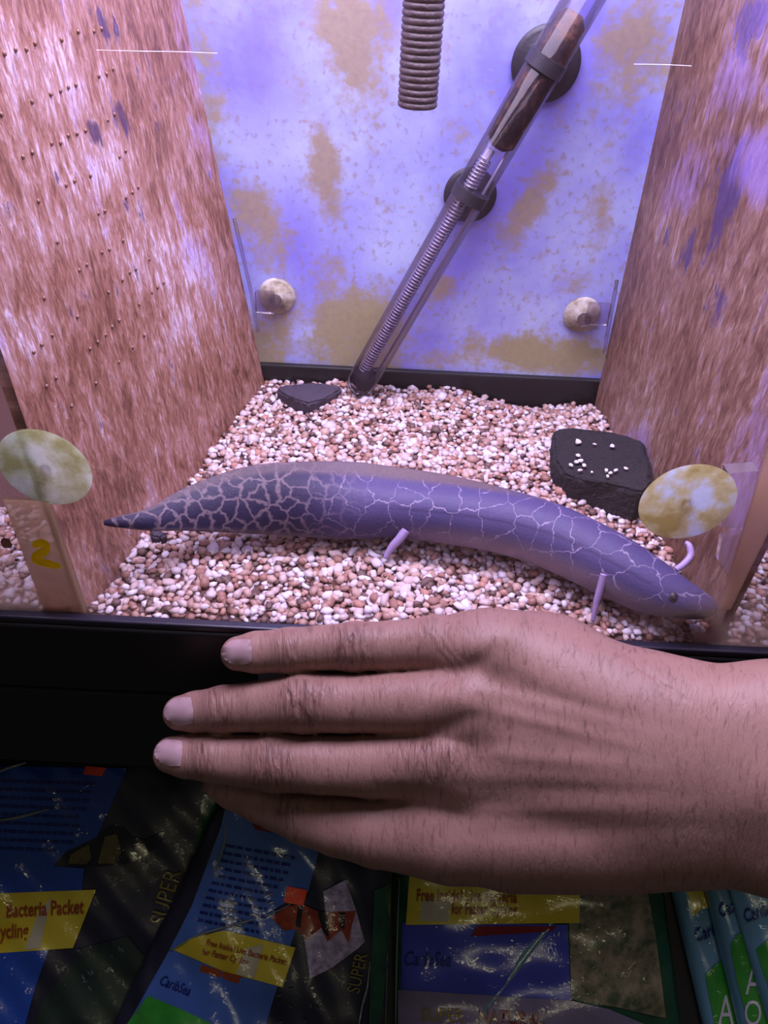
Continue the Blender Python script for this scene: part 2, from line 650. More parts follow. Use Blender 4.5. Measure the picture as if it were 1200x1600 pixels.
# front pane with algae film low in the corners
nu, nv = 90, 60
xs = np.linspace(-0.40, 0.40, nu)
zs = np.linspace(-0.004, 0.40, nv) ** 1.0
Xg, Zg = np.meshgrid(xs, zs, indexing='ij')
film = 0.02 + 0.85 * sstep(0.108, 0.150, np.abs(Xg)) * (1 - sstep(0.0, 0.055, Zg)) + 0.05 * (1 - sstep(0.0, 0.06, Zg))
Pf = np.stack([Xg.ravel(), np.zeros(Xg.size), Zg.ravel()], 1)
mesh('front_pane', Pf, grid_faces(nu, nv), MT['glass'], tank, attrs={'film': film.ravel()}, label='clear front glass with a thin tan algae film at its lower corners')
for sx in (-1, 1):
    box('side_pane', (sx * 0.40 - 0.003, 0.0, -0.02), (sx * 0.40 + 0.003, YB, 0.40), MT['sideglass'], tank)
box('base_panel', (-0.40, 0.0, -0.036), (0.40, YB + 0.006, -0.030), MT['black'], tank)
# rims
zb = onY(430, 571, YB - 0.004)[2]
box('rear_rim', (-0.40, YB - 0.004, -0.03), (0.40, YB + 0.006, zb), MT['black'], tank, 0.001)
z_rim = onY(100, 1076, YF)[2]
box('front_rim', (-0.40, YF, z_rim), (0.40, -0.0005, -0.0045), MT['black'], tank, 0.0015, 3)
box('rim_lip', (-0.40, -0.0050, -0.0046), (0.40, -0.0006, -0.0008), MT['lip'], tank, 0.001, 3, label='bluish black lip along the rim top')
for sx in (-1, 1):
    box('side_rim', (sx * 0.405 - 0.006, -0.0005, -0.04), (sx * 0.405 + 0.006, YB, -0.003), MT['black'], tank, 0.001)
# sticker on the rim behind the index finger
a0, a1 = onY(396, 988, YF - 0.0003), onY(480, 1066, YF - 0.0003)
box('rim_sticker', (a0[0], YF - 0.0005, a1[2]), (a1[0], YF + 0.0004, min(a0[2], -0.006)), MT['sticker'], tank, label='pale sticker on the black rim')


# yellow painted 2 on the glass
def stroke(name, pix, rpx, mat, parent, n=44, Y=-0.0006, thick=0.0004, label=None):
    c = spline(pix, n)
    r = spline([[v, 0] for v in rpx], n)[:, 0] if not isinstance(rpx, (int, float)) else np.full(n, rpx)
    d = np.gradient(c, axis=0)
    d /= np.linalg.norm(d, axis=1)[:, None]
    q = np.stack([-d[:, 1], d[:, 0]], 1)
    V, F = [], []
    K = 7
    for i in range(n):
        for k in range(K):
            s = 2 * k / (K - 1) - 1
            p = c[i] + q[i] * r[i] * s
            w = onY(p[0], p[1], Y)
            w[1] -= thick * (1 - s * s)
            V.append(w)
    F = grid_faces(n, K)
    # rounded ends: small fans
    for e, sgn in ((0, -1), (n - 1, 1)):
        b0 = len(V)
        for k in range(9):
            a = math.pi * k / 8 - math.pi / 2
            p = c[e] + q[e] * r[e] * math.sin(a) + d[e] * sgn * r[e] * math.cos(a) * 0.8
            V.append(onY(p[0], p[1], Y))
        V.append(onY(c[e][0], c[e][1], Y - thick))
        F = list(map(tuple, F)) + [(b0 + k, b0 + k + 1, len(V) - 1) for k in range(8)]
    return mesh(name, V, F, mat, parent, label=label)


stroke('painted_number', [(55, 851), (64, 848), (72, 853), (68, 862), (56, 869), (58, 876), (72, 880), (92, 885)], [6, 6, 6.5, 7.5, 7, 6, 6, 4.5], MT['yellow'], tank, label='yellow hand-painted number 2 on the glass')
stroke('brown_smear', [(6, 846), (10, 849), (16, 853)], [6, 8, 4], MT['smear'], tank)
stroke('brown_smear', [(25, 875), (29, 875)], [2.5, 2.5], MT['smear'], tank)
stroke('painted_reflection', [(150, 78), (215, 80), (280, 81), (340, 83)], [0.2, 0.7, 0.7, 0.2], MT['reflection_line'], tank)  # thin strips painted on the glass as reflected light
stroke('painted_reflection', [(990, 100), (1035, 101), (1080, 103)], [0.2, 0.7, 0.5], MT['reflection_line'], tank)

# stand under the tank
zs0 = onY(100, 1192, -0.0050)[2]
stand = empty('aquarium_stand', (0, 0.1, zs0), 'black painted stand board carrying the aquarium above the gravel bags', 'stand')
box('front_rail', (-0.42, -0.0050, zs0), (0.42, 0.010, z_rim - 0.0035), MT['black2'], stand, 0.0012, 2)
box('top_board', (-0.42, 0.0101, z_rim - 0.018), (0.42, YB + 0.02, z_rim - 0.0005), MT['black2'], stand)

for sx in (-1, 1):
    box('side_panel', (sx * 0.44 - 0.012, -0.0050, -0.90), (sx * 0.44 + 0.012, YB + 0.02, z_rim - 0.0035), MT['black2'], stand)
fl = box('floor', (-1.6, -1.8, -0.92), (1.6, 0.8, -0.90), simple('grey_shop_floor', (0.12, 0.11, 0.11), 0.6, (20, 0.2, 0.002)))
fl['kind'] = 'structure'
wl = box('wall_back', (-1.6, 0.60, -0.90), (1.6, 0.66, 1.9), simple('grey_shop_wall', (0.2, 0.19, 0.2), 0.7, (30, 0.2, 0.002)))
wl['kind'] = 'structure'

# ------------------------------------------------------------------ dividers
def divider(side, fb, ft, bb, bt, mat, label, light, purple, violet):
    """bilinear algae-grown board between front and back of the tank; fb/ft/bb/bt are x at front/back bottom/top"""
    ZT = 0.30
    root = empty('tank_divider', (fb, 0.1, -0.028), label, 'divider')
    nu, nv = 90, 110
    U = np.linspace(0, 1, nu)
    V_ = np.linspace(0, 1, nv)
    Ug, Vg = np.meshgrid(U, V_, indexing='ij')
    Z = -0.028 + Vg * (ZT + 0.028)
    k = np.clip(Z / 0.21, -0.2, 1.5)
    xf = fb + (ft - fb) * k
    xb = bb + (bt - bb) * k
    Xs = xf + (xb - xf) * Ug
    Y = 0.0035 + Ug * (YB - 0.006 - 0.0035)
    P = np.stack([Xs.ravel(), Y.ravel(), Z.ravel()], 1)
    px, py, _ = proj(P)
    pos = np.stack([Y.ravel(), Z.ravel(), Xs.ravel() * 0.2], 1)
    n0 = len(P)
    P2 = P.copy()
    P2[:, 0] += side * 0.004
    Fi = grid_faces(nu, nv)
    Fo = Fi[:, ::-1] + n0
    rim = [i * nv for i in range(nu)] + [(nu - 1) * nv + j for j in range(1, nv)] + [i * nv + nv - 1 for i in range(nu - 2, -1, -1)] + [j for j in range(nv - 2, 0, -1)]
    Fr = [(rim[i], rim[(i + 1) % len(rim)], rim[(i + 1) % len(rim)] + n0, rim[i] + n0) for i in range(len(rim))]
    F = list(map(tuple, Fi)) + list(map(tuple, Fo)) + Fr
    L = np.concatenate([blobs(px, py, light)] * 2)
    Q = np.concatenate([blobs(px, py, purple)] * 2)
    T = np.concatenate([blobs(px, py, violet)] * 2)
    mesh('panel', np.concatenate([P, P2]), F, mat, root, attrs={'pos': np.concatenate([pos, pos]), 'light': L, 'purple': Q, 'violet': T})

    def surf(Yv, Zv):
        u = (Yv - 0.0035) / (YB - 0.0095)
        kk = min(max(Zv / 0.21, -0.2), 1.5)
        a = fb + (ft - fb) * kk
        b = bb + (bt - bb) * kk
        return a + (b - a) * u
    return root, surf


div_l, surf_l = divider(-1, -0.1285, -0.131, -0.0822, -0.1092, MT['wall_l'],
                        'pinkish brown algae-covered divider board dotted with rows of small bumps', 
                        [(60, 120, 90, 90, 0, 1), (250, 430, 70, 130, -25, 1), (60, 380, 90, 70, 0, .7), (40, 530, 60, 70, 0, 1), (230, 560, 60, 80, 0, .8), (130, 250, 120, 60, 10, .8), (150, 680, 60, 40, 0, .5)],
                        [(148, 210, 14, 26, -25, 1), (192, 185, 12, 34, -20, 1), (250, 200, 8, 20, -20, .7), (160, 40, 20, 40, -30, .55), (260, 130, 10, 30, -20, .6)],
                        [(270, 60, 40, 120, -12, .55), (330, 260, 30, 120, -12, .4)])
div_r, surf_r = divider(1, 0.1475, 0.1475, 0.1345, 0.1290, MT['wall_r'],
                        'dark brown algae-covered divider board with violet streaks beside the black block', 
                        [(1030, 330, 60, 80, 10, .8), (1010, 620, 60, 100, 0, .6), (1120, 500, 50, 70, 0, .5)],
                        [(1135, 310, 24, 110, 12, 1), (1170, 40, 26, 60, 15, .9), (1075, 390, 12, 40, 15, .9), (1045, 370, 9, 34, 15, .7), (1120, 480, 20, 50, 15, .7)],
                        [(1060, 280, 80, 70, 0, .9), (1160, 250, 60, 70, 0, .9), (1150, 150, 50, 60, 0, .5)])

# bumps in rows on the left divider
bm = bmesh.new()
for row in range(9):
    Z = 0.085 + row * 0.0145
    for c in range(17):
        Y = 0.018 + c * 0.0062 + (row % 2) * 0.002
        if random.random() < 0.42:
            continue
        x = surf_l(Y, Z)
        mtx = Matrix.Translation((x + 0.0002, Y + random.uniform(-.0006, .0006), Z + random.uniform(-.0008, .0008))) @ Matrix.Diagonal((0.0008, 0.0009, 0.0010, 1))
        bmesh.ops.create_icosphere(bm, subdivisions=1, radius=1, matrix=mtx)
o = bm_obj('wall_bumps', bm, simple('bump_brown', (0.22, 0.11, 0.085), 0.25), div_l, smooth=True)
o['kind'] = 'stuff'


def cup(parent, c, r, out, mat, name='suction_cup', nub=True, label=None, depth=0.006, sheet=False):
    """suction cup: thin flared disc, waist and nub; out = direction away from the glass"""
    prof = [(0.0, r * 0.97), (0.0004, r), (0.0012, r * 0.995), (0.0022, r * 0.86), (0.0034, r * 0.55), (depth, r * 0.30)]
    if sheet:
        o = lathe(name, c, out, [(0.0008, 0.0008), (0.0007, r * 0.5), (0.0004, r * 0.9), (0.0001, r)], mat, parent, 56, label=label, cap_end=False)
        lathe('stem', np.asarray(c) + np.asarray(out) * 0.0012, out, [(0.0, r * 0.12), (0.001, r * 0.11), (depth - 0.0012, r * 0.11)], MT['clear'], o, 24)
    else:
        o = lathe(name, c, out, prof, mat, parent, 48, label=label)
    if nub and not sheet:
        lathe('nub', np.asarray(c) + np.asarray(out) * depth, out, [(0.0, r * 0.26), (0.001, r * 0.36), (0.0035, r * 0.36), (0.0045, r * 0.22)], MT['clear'], o, 24)
    return o


cup(div_l, onY(70, 732, 0.0006), 0.0172, (0, 1, 0), MT['cup_green'], sheet=True, label='round suction cup grown over with pale green algae')
cup(div_r, onY(1074, 786, 0.0006), 0.0176, (0, 1, 0), MT['cup_olive'], sheet=True, label='round suction cup with olive rim and pale blue middle')
cup(div_l, onY(433, 462, YB - 0.0006), 0.0112, (0, -1, 0), MT['cup_tan'], label='small crusted suction cup on the back panel')
cup(div_r, onY(909, 491, YB - 0.0006), 0.0112, (0, -1, 0), MT['cup_tan'], label='small crusted suction cup on the back panel')
# clear edge rails and clips
def quad_slab(name, P4, mat, parent, th=(0, 0.0015, 0)):
    P4 = [np.asarray(p, float) for p in P4]
    V = P4 + [p + np.asarray(th) for p in P4]
    F = [(0, 1, 2, 3), (7, 6, 5, 4)] + [(i, i + 4, (i + 1) % 4 + 4, (i + 1) % 4) for i in range(4)]
    return mesh(name, V, F, mat, parent, smooth=False)


quad_slab('edge_rail', [(-0.1465, 0.0008, -0.002), (-0.1275, 0.0008, -0.002), (-0.1285, 0.0008, 0.060), (-0.1465, 0.0008, 0.060)], MT['amber'], div_l)
quad_slab('edge_rail', [(0.1425, 0.0008, 0.019), (0.1470, 0.0008, 0.019), (0.1470, 0.0008, 0.13), (0.1300, 0.0008, 0.13)], MT['amber'], div_r)
quad_slab('clip', [onY(1138, 740, 0.006), onY(1186, 736, 0.006), onY(1170, 828, 0.006), onY(1126, 824, 0.006)], MT['clear'], div_r, (0, 0.006, 0))
quad_slab('clip', [onY(1128, 842, 0.004), onY(1166, 830, 0.004), onY(1140, 900, 0.004), onY(1122, 876, 0.004)], MT['clear'], div_r, (0, 0.003, 0))
for (dv, pts) in ((div_l, [(366, 342), (379, 398), (392, 455), (403, 520)]), (div_r, [(964, 438), (957, 478), (950, 515), (944, 552)])):
    tube('edge_clip', [onY(p[0], p[1], YB - 0.010) for p in pts], 0.0011, MT['clear'], dv, 8)
for (dv, a, b) in ((div_l, (400, 470), (430, 465)), (div_r, (916, 488), (952, 486))):
    A, B = onY(*a, YB - 0.007), onY(*b, YB - 0.007)
    box('clip', (min(A[0], B[0]), YB - 0.0115, A[2] - 0.007), (max(A[0], B[0]), YB - 0.0065, A[2] + 0.007), MT['clear'], dv, 0.0012)

# ------------------------------------------------------------------ gravel
def bed_h(x, y):
    return (0.0016 * np.sin(x * 37 + 1.2) * np.cos(y * 31) + 0.0012 * np.sin(x * 71 + y * 53) - 0.0015
            + 0.003 * sstep(0.15, 0.20, y) * sstep(0.06, -0.10, x) - 0.005 * sstep(0.185, 0.207, y) * sstep(0.03, 0.09, x))


nu, nv = 120, 50
gx = np.linspace(-0.395, 0.395, nu)
gy = np.linspace(0.0012, YB - 0.0045, nv)
GX, GY = np.meshgrid(gx, gy, indexing='ij')
GZ = bed_h(GX, GY) - 0.0022
n0 = nu * nv
Vt = np.stack([GX.ravel(), GY.ravel(), GZ.ravel()], 1)
gravel = empty('gravel_bed', (0, 0.1, -0.029), 'bed of mixed white, pink and brown gravel on the tank bottom', 'gravel', kind='stuff')
mesh('gravel_fines', Vt, grid_faces(nu, nv), MT['bed'], gravel)

ico = bmesh.new()
bmesh.ops.create_icosphere(ico, subdivisions=2, radius=1)
IV = np.array([v.co[:] for v in ico.verts])
IF = np.array([[v.index for v in f.verts] for f in ico.faces])
ico.free()
ico = bmesh.new()
bmesh.ops.create_icosphere(ico, subdivisions=1, radius=1)
IV1 = np.array([v.co[:] for v in ico.verts])
IF1 = np.array([[v.index for v in f.verts] for f in ico.faces])
ico.free()


def lumpy(V, seed, amt=0.25):
    r = np.random.default_rng(seed)
    K = r.normal(size=(5, 3)) * 1.6
    ph = r.uniform(0, 6.28, 5)
    s = 1 + amt * np.sin(V @ K.T + ph).sum(1) / 2.2
    return V * s[:, None]


SHAPES = [lumpy(IV1, 100 + i) for i in range(14)]


def rand_rot(r):
    q = r.normal(size=4)
    q /= np.linalg.norm(q)
    w, x, y, z = q
    return np.array([[1 - 2 * (y * y + z * z), 2 * (x * y - z * w), 2 * (x * z + y * w)], [2 * (x * y + z * w), 1 - 2 * (x * x + z * z), 2 * (y * z - x * w)], [2 * (x * z - y * w), 2 * (y * z + x * w), 1 - 2 * (x * x + y * y)]])


peb = []   # (x, y, z, size3, yaw, shape, tone)
sp = 0.0036
for layer in range(2):
    y = 0.0030 + layer * sp * 0.5
    while y < YB - 0.006:
        x = -0.205 + random.uniform(0, sp)
        while x < 0.205:
            xx, yy = x + random.uniform(-.0012, .0012), y + random.uniform(-.0010, .0010)
            inside = surf_l(yy, 0) + 0.001 < xx < surf_r(yy, 0) - 0.001
            outside = (xx < surf_l(yy, 0) - 0.006 or xx > surf_r(yy, 0) + 0.006) and yy < 0.07
            if (inside or outside) and (layer == 0 or random.random() < 0.55):
                s = random.choice([0.0015, 0.0018, 0.0020, 0.0022, 0.0025]) * random.uniform(.9, 1.15)
                if random.random() < 0.02:
                    s *= 1.6
                if yy < 0.006:
                    s = min(s, 0.0022)
                peb.append([xx, yy, float(bed_h(xx, yy)) - 0.0012 + layer * 0.0013 + random.uniform(-.0006, .0006), (s * random.uniform(.95, 1.35), s * random.uniform(.85, 1.1), s * random.uniform(.6, .85)), random.uniform(0, 6.28), random.randrange(14), random.random()])
            x += sp
        y += sp * 0.9
# a few notably big pale stones seen in the photograph
for (px, py, s) in [(228, 850, 10), (345, 888, 13), (510, 925, 18), (660, 855, 12), (685, 850, 11), (700, 862, 12), (715, 870, 11), (730, 868, 9), (468, 640, 10), (1025, 990, 16), (372, 838, 12), (640, 852, 10), (300, 745, 9), (310, 752, 8)]:
    p = onZ(px, py, 0.001)
    sw = s * 0.5 * (proj(p)[2]) / FPX
    peb.append([p[0], max(p[1], 0.006), float(bed_h(p[0], p[1])) + 0.0006, (sw * 1.25, sw, sw * .75), random.uniform(0, 6.28), random.randrange(14), 0.85])
P = np.array([[q[0], q[1], q[2]] for q in peb])
ppx, ppy, pw = proj(P)
vis = (ppx > 2) & (ppx < 1198) & (ppy < 975 + (ppx - 600) * 0.046)
inside = np.array([surf_l(q[1], 0) < q[0] < surf_r(q[1], 0) for q in peb])
# hidden by the hand?
hid = (ppx > 420) & (ppy > 955)
cand = np.where(vis & inside & ~hid & (P[:, 2] > -0.0016))[0]
cand = cand[np.argsort(pw[cand] - 0.02 * np.array([max(peb[i][3]) / 0.0025 for i in cand]))][:300]
solo = set(cand.tolist())
# shared meshes for singles
SM = []
for i, sh in enumerate(SHAPES):
    me = bpy.data.meshes.new('pebble')
    me.from_pydata([tuple(v) for v in sh], [], [tuple(map(int, f)) for f in IF1])
    me.polygons.foreach_set('use_smooth', np.ones(len(me.polygons), bool))
    me.materials.append(MT['pebble'])
    me.update()
    SM.append(me)
VV, FF, TT = [], [], []
off = 0
for i, (x, y, z, s, yaw, sh, tone) in enumerate(peb):
    if i in solo:
        o = bpy.data.objects.new('pebble', SM[sh])
        COL.objects.link(o)
        o.location = (x, y, z)
        o.scale = s
        o.rotation_euler = (random.uniform(-.3, .3), random.uniform(-.3, .3), yaw)
        o['tone'] = tone
        qx = proj(o.location)[0]
        kind_ = ('dark brown' if tone < .09 else 'reddish brown' if tone < .20 or tone > .95 else 'tan' if tone < .32 else 'pinkish tan' if tone < .46 else 'dull pink' if tone < .62 else 'pale lilac' if tone < .80 else 'whitish')
        zone = 'in front of the tail of the fish' if qx < 460 else 'in front of the belly of the fish' if qx < 880 else 'beside the head of the fish'
        tag(o, '%s gravel pebble lying %s' % (kind_, zone), 'pebble', '%s pebbles %s' % (kind_, zone))
    else:
        c, sn = math.cos(yaw), math.sin(yaw)
        v = SHAPES[sh] * np.array(s)
        v = np.stack([v[:, 0] * c - v[:, 1] * sn, v[:, 0] * sn + v[:, 1] * c, v[:, 2]], 1) + (x, y, z)
        VV.append(v)
        FF.append(IF1 + off)
        TT.append(np.full(len(v), tone))
        off += len(v)
g = mesh('gravel', np.concatenate(VV), np.concatenate(FF), MT['gravel'], gravel, attrs={'tone': np.concatenate(TT)})
g['kind'] = 'stuff'

# ------------------------------------------------------------------ lungfish
# rows: px, py (body axis), body half-height px, fin above px, fin below px, thickness ratio, height of the axis above the gravel
FR = [(163, 817, 4, 0, 0, .75, .031), (185, 815.5, 8, 1, 1, .65, .031), (240, 811, 15, 4, 4, .5, .0285), (300, 797, 27, 10, 7, .42, .0245), (380, 786, 40, 15, 8, .45, .0215), (450, 784, 47, 15, 6, .6, .020), (540, 791, 49, 21, 3, .85, .0185),
      (620, 795, 45, 20, 0, 1.0, .0175), (700, 803, 47, 13, 0, 1.05, .0172), (780, 815, 49, 4, 0, 1.05, .0170), (850, 834, 51, 0, 0, 1.05, .0168), (910, 860, 51, 0, 0, 1.05, .0165), (960, 886, 50, 0, 0, 1.05, .0162), (1010, 913, 45, 0, 0, 1.05, .0155),
      (1050, 931, 36, 0, 0, 1.1, .0150), (1085, 943, 26, 0, 0, 1.2, .0145), (1107, 949, 17, 0, 0, 1.2, .0142), (1118, 951, 7, 0, 0, 1.2, .0140), (1121, 951.5, 1, 0, 0, 1.2, .0140)]
NS, NA = 280, 100
R_ = spline(FR, NS)
ax = np.array([onZ(r[0], r[1], r[6]) for r in R_])
Dp = (ax - CAM) @ FWD
dpx = np.gradient(R_[:, :2], axis=0)
dpx /= np.linalg.norm(dpx, axis=1)[:, None]
arc = np.concatenate([[0], np.cumsum(np.linalg.norm(np.diff(ax, axis=0), axis=1))])
V, pat, tailA, finA, belA, latA = [], [], [], [], [], []
for i in range(NS):
    q = dpx[i]
    m = RGT * q[1] + UPV * q[0]            # across the body, up in the picture
    if m @ UPV < 0:
        m = -m
    tng = np.gradient(ax, axis=0)[i]
    tng /= np.linalg.norm(tng)
    m = m - tng * (m @ tng)
    m /= np.linalg.norm(m)
    nn = np.cross(tng, m)
    sc = Dp[i] / FPX
    r, et, eb, th = R_[i, 2] * sc, max(R_[i, 3], 0) * sc, max(R_[i, 4], 0) * sc, R_[i, 5]
    for k in range(NA):
        a = 2 * math.pi * k / NA
        c, s_ = math.cos(a), math.sin(a)
        fin = 0.0
        s = r * c
        tt = th * r * s_
        if c > 0 and et > 0:
            f = c ** 10
            s += et * f
            tt *= 1 - 0.55 * f
            fin = max(fin, sstep(.10, .45, f) * min(1, et / (0.12 * r + 1e-6)))
        if c < 0 and eb > 0:
            f = (-c) ** 10
            s -= eb * f
            fin = max(fin, sstep(.3, .8, f) * min(1, eb / (0.1 * r + 1e-6)))
        V.append(ax[i] + m * s + nn * tt)
        tl_ = 1 - sstep(440, 600, R_[i, 0])
        pat.append((arc[i], tl_ * s + (1 - tl_) * (math.pi / 2 - (a if a < math.pi else 2 * math.pi - a)) * r + 0.05, 0.0))
        tailA.append(1 - sstep(440, 600, R_[i, 0]))
        finA.append(fin)
        belA.append(sstep(-.30, -.85, c) * sstep(560, 760, R_[i, 0]))
        w = c * r / (r + 1e-6)
        latA.append(math.exp(-((w - 0.02) / 0.045) ** 2) * sstep(560, 640, R_[i, 0]) * (1 - sstep(1000, 1040, R_[i, 0])))
F = []
for i in range(NS - 1):
    for k in range(NA):
        F.append((i * NA + k, (i + 1) * NA + k, (i + 1) * NA + (k + 1) % NA, i * NA + (k + 1) % NA))
F += [tuple(range(NA)), tuple((NS - 1) * NA + k for k in range(NA))[::-1]]
V = np.array(V)
# mouth: a shallow slit along the lower snout
vx, vy, _ = proj(V)
yl = np.interp(vx, [1040, 1060, 1085, 1105, 1122], [966, 964, 962, 959, 955])
groove = np.exp(-((vy - yl) / 2.2) ** 2) * sstep(1045, 1062, vx)
near = ((V - CAM) @ FWD) < np.interp(vx, R_[:, 0], Dp)
V = V + FWD[None, :] * (groove * near * 0.0016)[:, None]
latA = np.maximum(np.array(latA), groove * near)
fish = empty('lungfish', tuple(onZ(640, 838)), 'eel-like lungfish with marbled violet skin lying across the gravel', 'fish')
body = mesh('body', V, F, MT['fish'], fish, attrs={'pat': pat, 'tail': tailA, 'fin': finA, 'belly': belA, 'latline': latA})


def fish_front(px, py):
    """point on the camera-facing side of the body under a pixel: nearest vertex"""
    vx, vy, vw = proj(V)
    d = np.hypot(vx - px, vy - py) + (vw - vw.min()) * 300
    return V[np.argmin(d)]


ep = fish_front(1054, 932) - FWD * 0.0001
lathe('eye', ep - FWD * -0.0004, -FWD + 0.3 * UPV, [(-0.001, 0.0027), (-0.0004, 0.0026), (0.0001, 0.0019), (0.0003, 0.001)], MT['iris'], fish, 20)
lathe('pupil', ep + FWD * -0.0004, -FWD + 0.3 * UPV, [(-0.0005, 0.0018), (-0.0002, 0.0015), (0.0001, 0.0004)], MT['eye'], fish, 16)


def thread(pix, rpx, dz, label):
    pts = []
    p0 = fish_front(*pix[0])
    D0 = (p0 - CAM) @ FWD
    n = len(pix)
    for i, q in enumerate(pix):
        D = D0 + dz * (i / (n - 1)) + (0.001 if i == 0 else 0)
        pts.append(at(q[0], q[1], D))
    pts = spline(pts, 24)
    rr = spline([[v, 0] for v in rpx], 24)[:, 0] * D0 / FPX
    return tube('fin', pts, [max(float(v), 0.0003) for v in rr], MT['fin'], fish, 10, label)


thread([(944, 896), (940, 912), (933, 938), (926, 970)], [6.5, 6, 5.5, 3], 0.008, 'pale thread-like pectoral fin')
thread([(634, 828), (624, 842), (612, 855), (602, 872)], [8, 7, 6, 4], 0.004, 'short pale pelvic fin')
thread([(602, 868), (608, 876), (620, 876), (634, 872)], [3, 2.5, 2, 1], 0.006, 'thin tip of the pelvic fin')
thread([(1056, 890), (1068, 882), (1079, 868), (1077, 853), (1071, 847)], [5, 5.5, 5.5, 5, 3], 0.004, 'pale curled pectoral fin')

# ------------------------------------------------------------------ stones in the tank
def block(name, toppx, ztop, zbot, mat, label, cat, bev=0.0025, seed=1):
    bm = bmesh.new()
    top = []
    cx = np.mean([p[0] for p in toppx])
    for (x, y), z in zip(toppx, ztop):
        top.append(bm.verts.new(onZ(x, y, z)))
    bot = [bm.verts.new((v.co.x, v.co.y, zbot)) for v in top]
    n = len(top)
    bm.faces.new(top)
    bm.faces.new(bot[::-1])
    for i in range(n):
        bm.faces.new((top[i], bot[i], bot[(i + 1) % n], top[(i + 1) % n]))
    bmesh.ops.bevel(bm, geom=[e for e in bm.edges], offset=bev, segments=3, affect='EDGES', clamp_overlap=True)
    bmesh.ops.triangulate(bm, faces=bm.faces)
    for _ in range(3):
        bmesh.ops.subdivide_edges(bm, edges=[e for e in bm.edges if e.calc_length() > 0.002], cuts=1, use_grid_fill=True)
        bmesh.ops.triangulate(bm, faces=bm.faces)
    r = np.random.default_rng(seed)
    K = r.normal(size=(8, 3)) * 400
    ph = r.uniform(0, 6, 8)
    bm.normal_update()
    for v in bm.verts:
        d = float(np.sin(K @ np.array(v.co) + ph).sum()) * 0.00014
        v.co += v.normal * d
    o = bm_obj(name, bm, mat, None, smooth=True)
    c = Vector(np.mean([onZ(x, y, 0) for x, y in toppx], axis=0))
    c.z = zbot
    for v in o.data.vertices:
        v.co -= c
    o.location = c
    return tag(o, label, cat)


zt = 0.019
block('stone_block', [(864, 676), (872, 669), (898, 667), (960, 676), (1003, 688), (1012, 700), (1022, 752), (1006, 770), (960, 757), (905, 744), (880, 742), (866, 716)],
      [.012, .013, .014, .018, .020, .020, .020, .020, .018, .015, .012, .012], -0.004, MT['slate'], 'black porous block with pale pebbles scattered on top', 'block', 0.0014)
block('flat_slate', [(432, 606), (446, 600), (500, 597), (534, 602), (532, 610), (505, 622), (482, 631), (455, 620), (436, 612)],
      [.006] * 9, -0.004, MT['slate2'], 'flat dark slate lying at the back beside the heater foot', 'stone', 0.0012, 3)
block('tail_shadow', [(233, 830), (247, 827), (262, 832), (250, 840), (236, 838)], [.004] * 5, -0.003, MT['slate2'], 'dark patch on the gravel standing in for the shadow under the tail', 'stone', 0.0008, 5)  # dark slab laid in as the shadow below the tail
# pebbles lying on the block
PALE = []
for me in SM:
    m2 = me.copy()
    m2.materials.clear()
    m2.materials.append(simple('pale_pebble', lin(224, 208, 216), 0.55) if not PALE else PALE[0].materials[0])
    PALE.append(m2)
for (px, py, s) in [(904, 691, 11), (929, 694, 5), (956, 697, 8), (903, 712, 9), (908, 720, 9), (893, 727, 7), (906, 735, 7), (912, 727, 8), (948, 735, 7), (954, 739, 8), (962, 735, 7), (978, 732, 6), (950, 744, 6), (900, 722, 7), (925, 738, 5)]:
    z = float(np.interp(px, [870, 900, 960, 1010], [.0125, .0145, .0180, .0200])) + 0.0012
    p = onZ(px, py, z)
    w = s * 0.5 * proj(p)[2] / FPX
    o = bpy.data.objects.new('pebble', PALE[random.randrange(14)])
    COL.objects.link(o)
    o.location = p
    o.scale = (w * 1.2, w, w * .8)
    o.rotation_euler = (0, 0, random.uniform(0, 6))
    tag(o, 'small pale pebble lying on top of the black block', 'pebble', 'pebbles on the black block')

# ------------------------------------------------------------------ heater
HY = YB - 0.019
h0, h1 = onY(563, 600, HY), onY(912, -2, HY - 0.004)
h0[2] = max(h0[2], 0.004)
axd = (h1 - h0) / np.linalg.norm(h1 - h0)
HL = np.linalg.norm(h1 - h0)
HR = 0.0092
heater = empty('aquarium_heater', tuple(h0), 'slanted glass tube heater with coiled wire fixed to the back panel', 'heater')
lathe('glass_tube', h0, axd, [(-0.006, 0.002), (-0.005, 0.0055), (-0.002, HR * 0.93), (0.002, HR), (HL + 0.04, HR)], MT['tubeglass'], heater, 40)
hx, hy, _ = frame_of(axd)
side = RGT - axd * (RGT @ axd)
side /= np.linalg.norm(side)
# coil
n = 1500
turns = 75
tt = np.linspace(0.03, 0.66, n)
off = -side * 0.0022
cp = [h0 + axd * HL * t_ + off + (hx * math.cos(2 * math.pi * turns * (t_ - .03) / .63) + hy * math.sin(2 * math.pi * turns * (t_ - .03) / .63)) * 0.0032 for t_ in tt]
tube('heating_coil', cp, 0.00052, MT['coil'], heater, 5, label='tightly wound pale metal coil inside the tube')
tube('core_rod', [h0 + axd * HL * t_ + off for t_ in (0.02, 0.3, 0.68)], 0.0022, simple('ceramic_core', (0.42, 0.36, 0.46), 0.5), heater, 12)
tube('inner_rod', [h0 + axd * HL * t_ + side * 0.0058 for t_ in (0.02, 0.5, 0.9)], 0.0008, MT['coil'], heater, 8)
lathe('thermostat', h0 + axd * HL * 0.69, axd, [(0, 0.004), (0.003, 0.0076), (HL * 0.20, 0.0080), (HL * 0.27, 0.0074), (HL * 0.285, 0.004)], MT['rust'], heater, 24, label='rusty brown thermostat inside the tube')
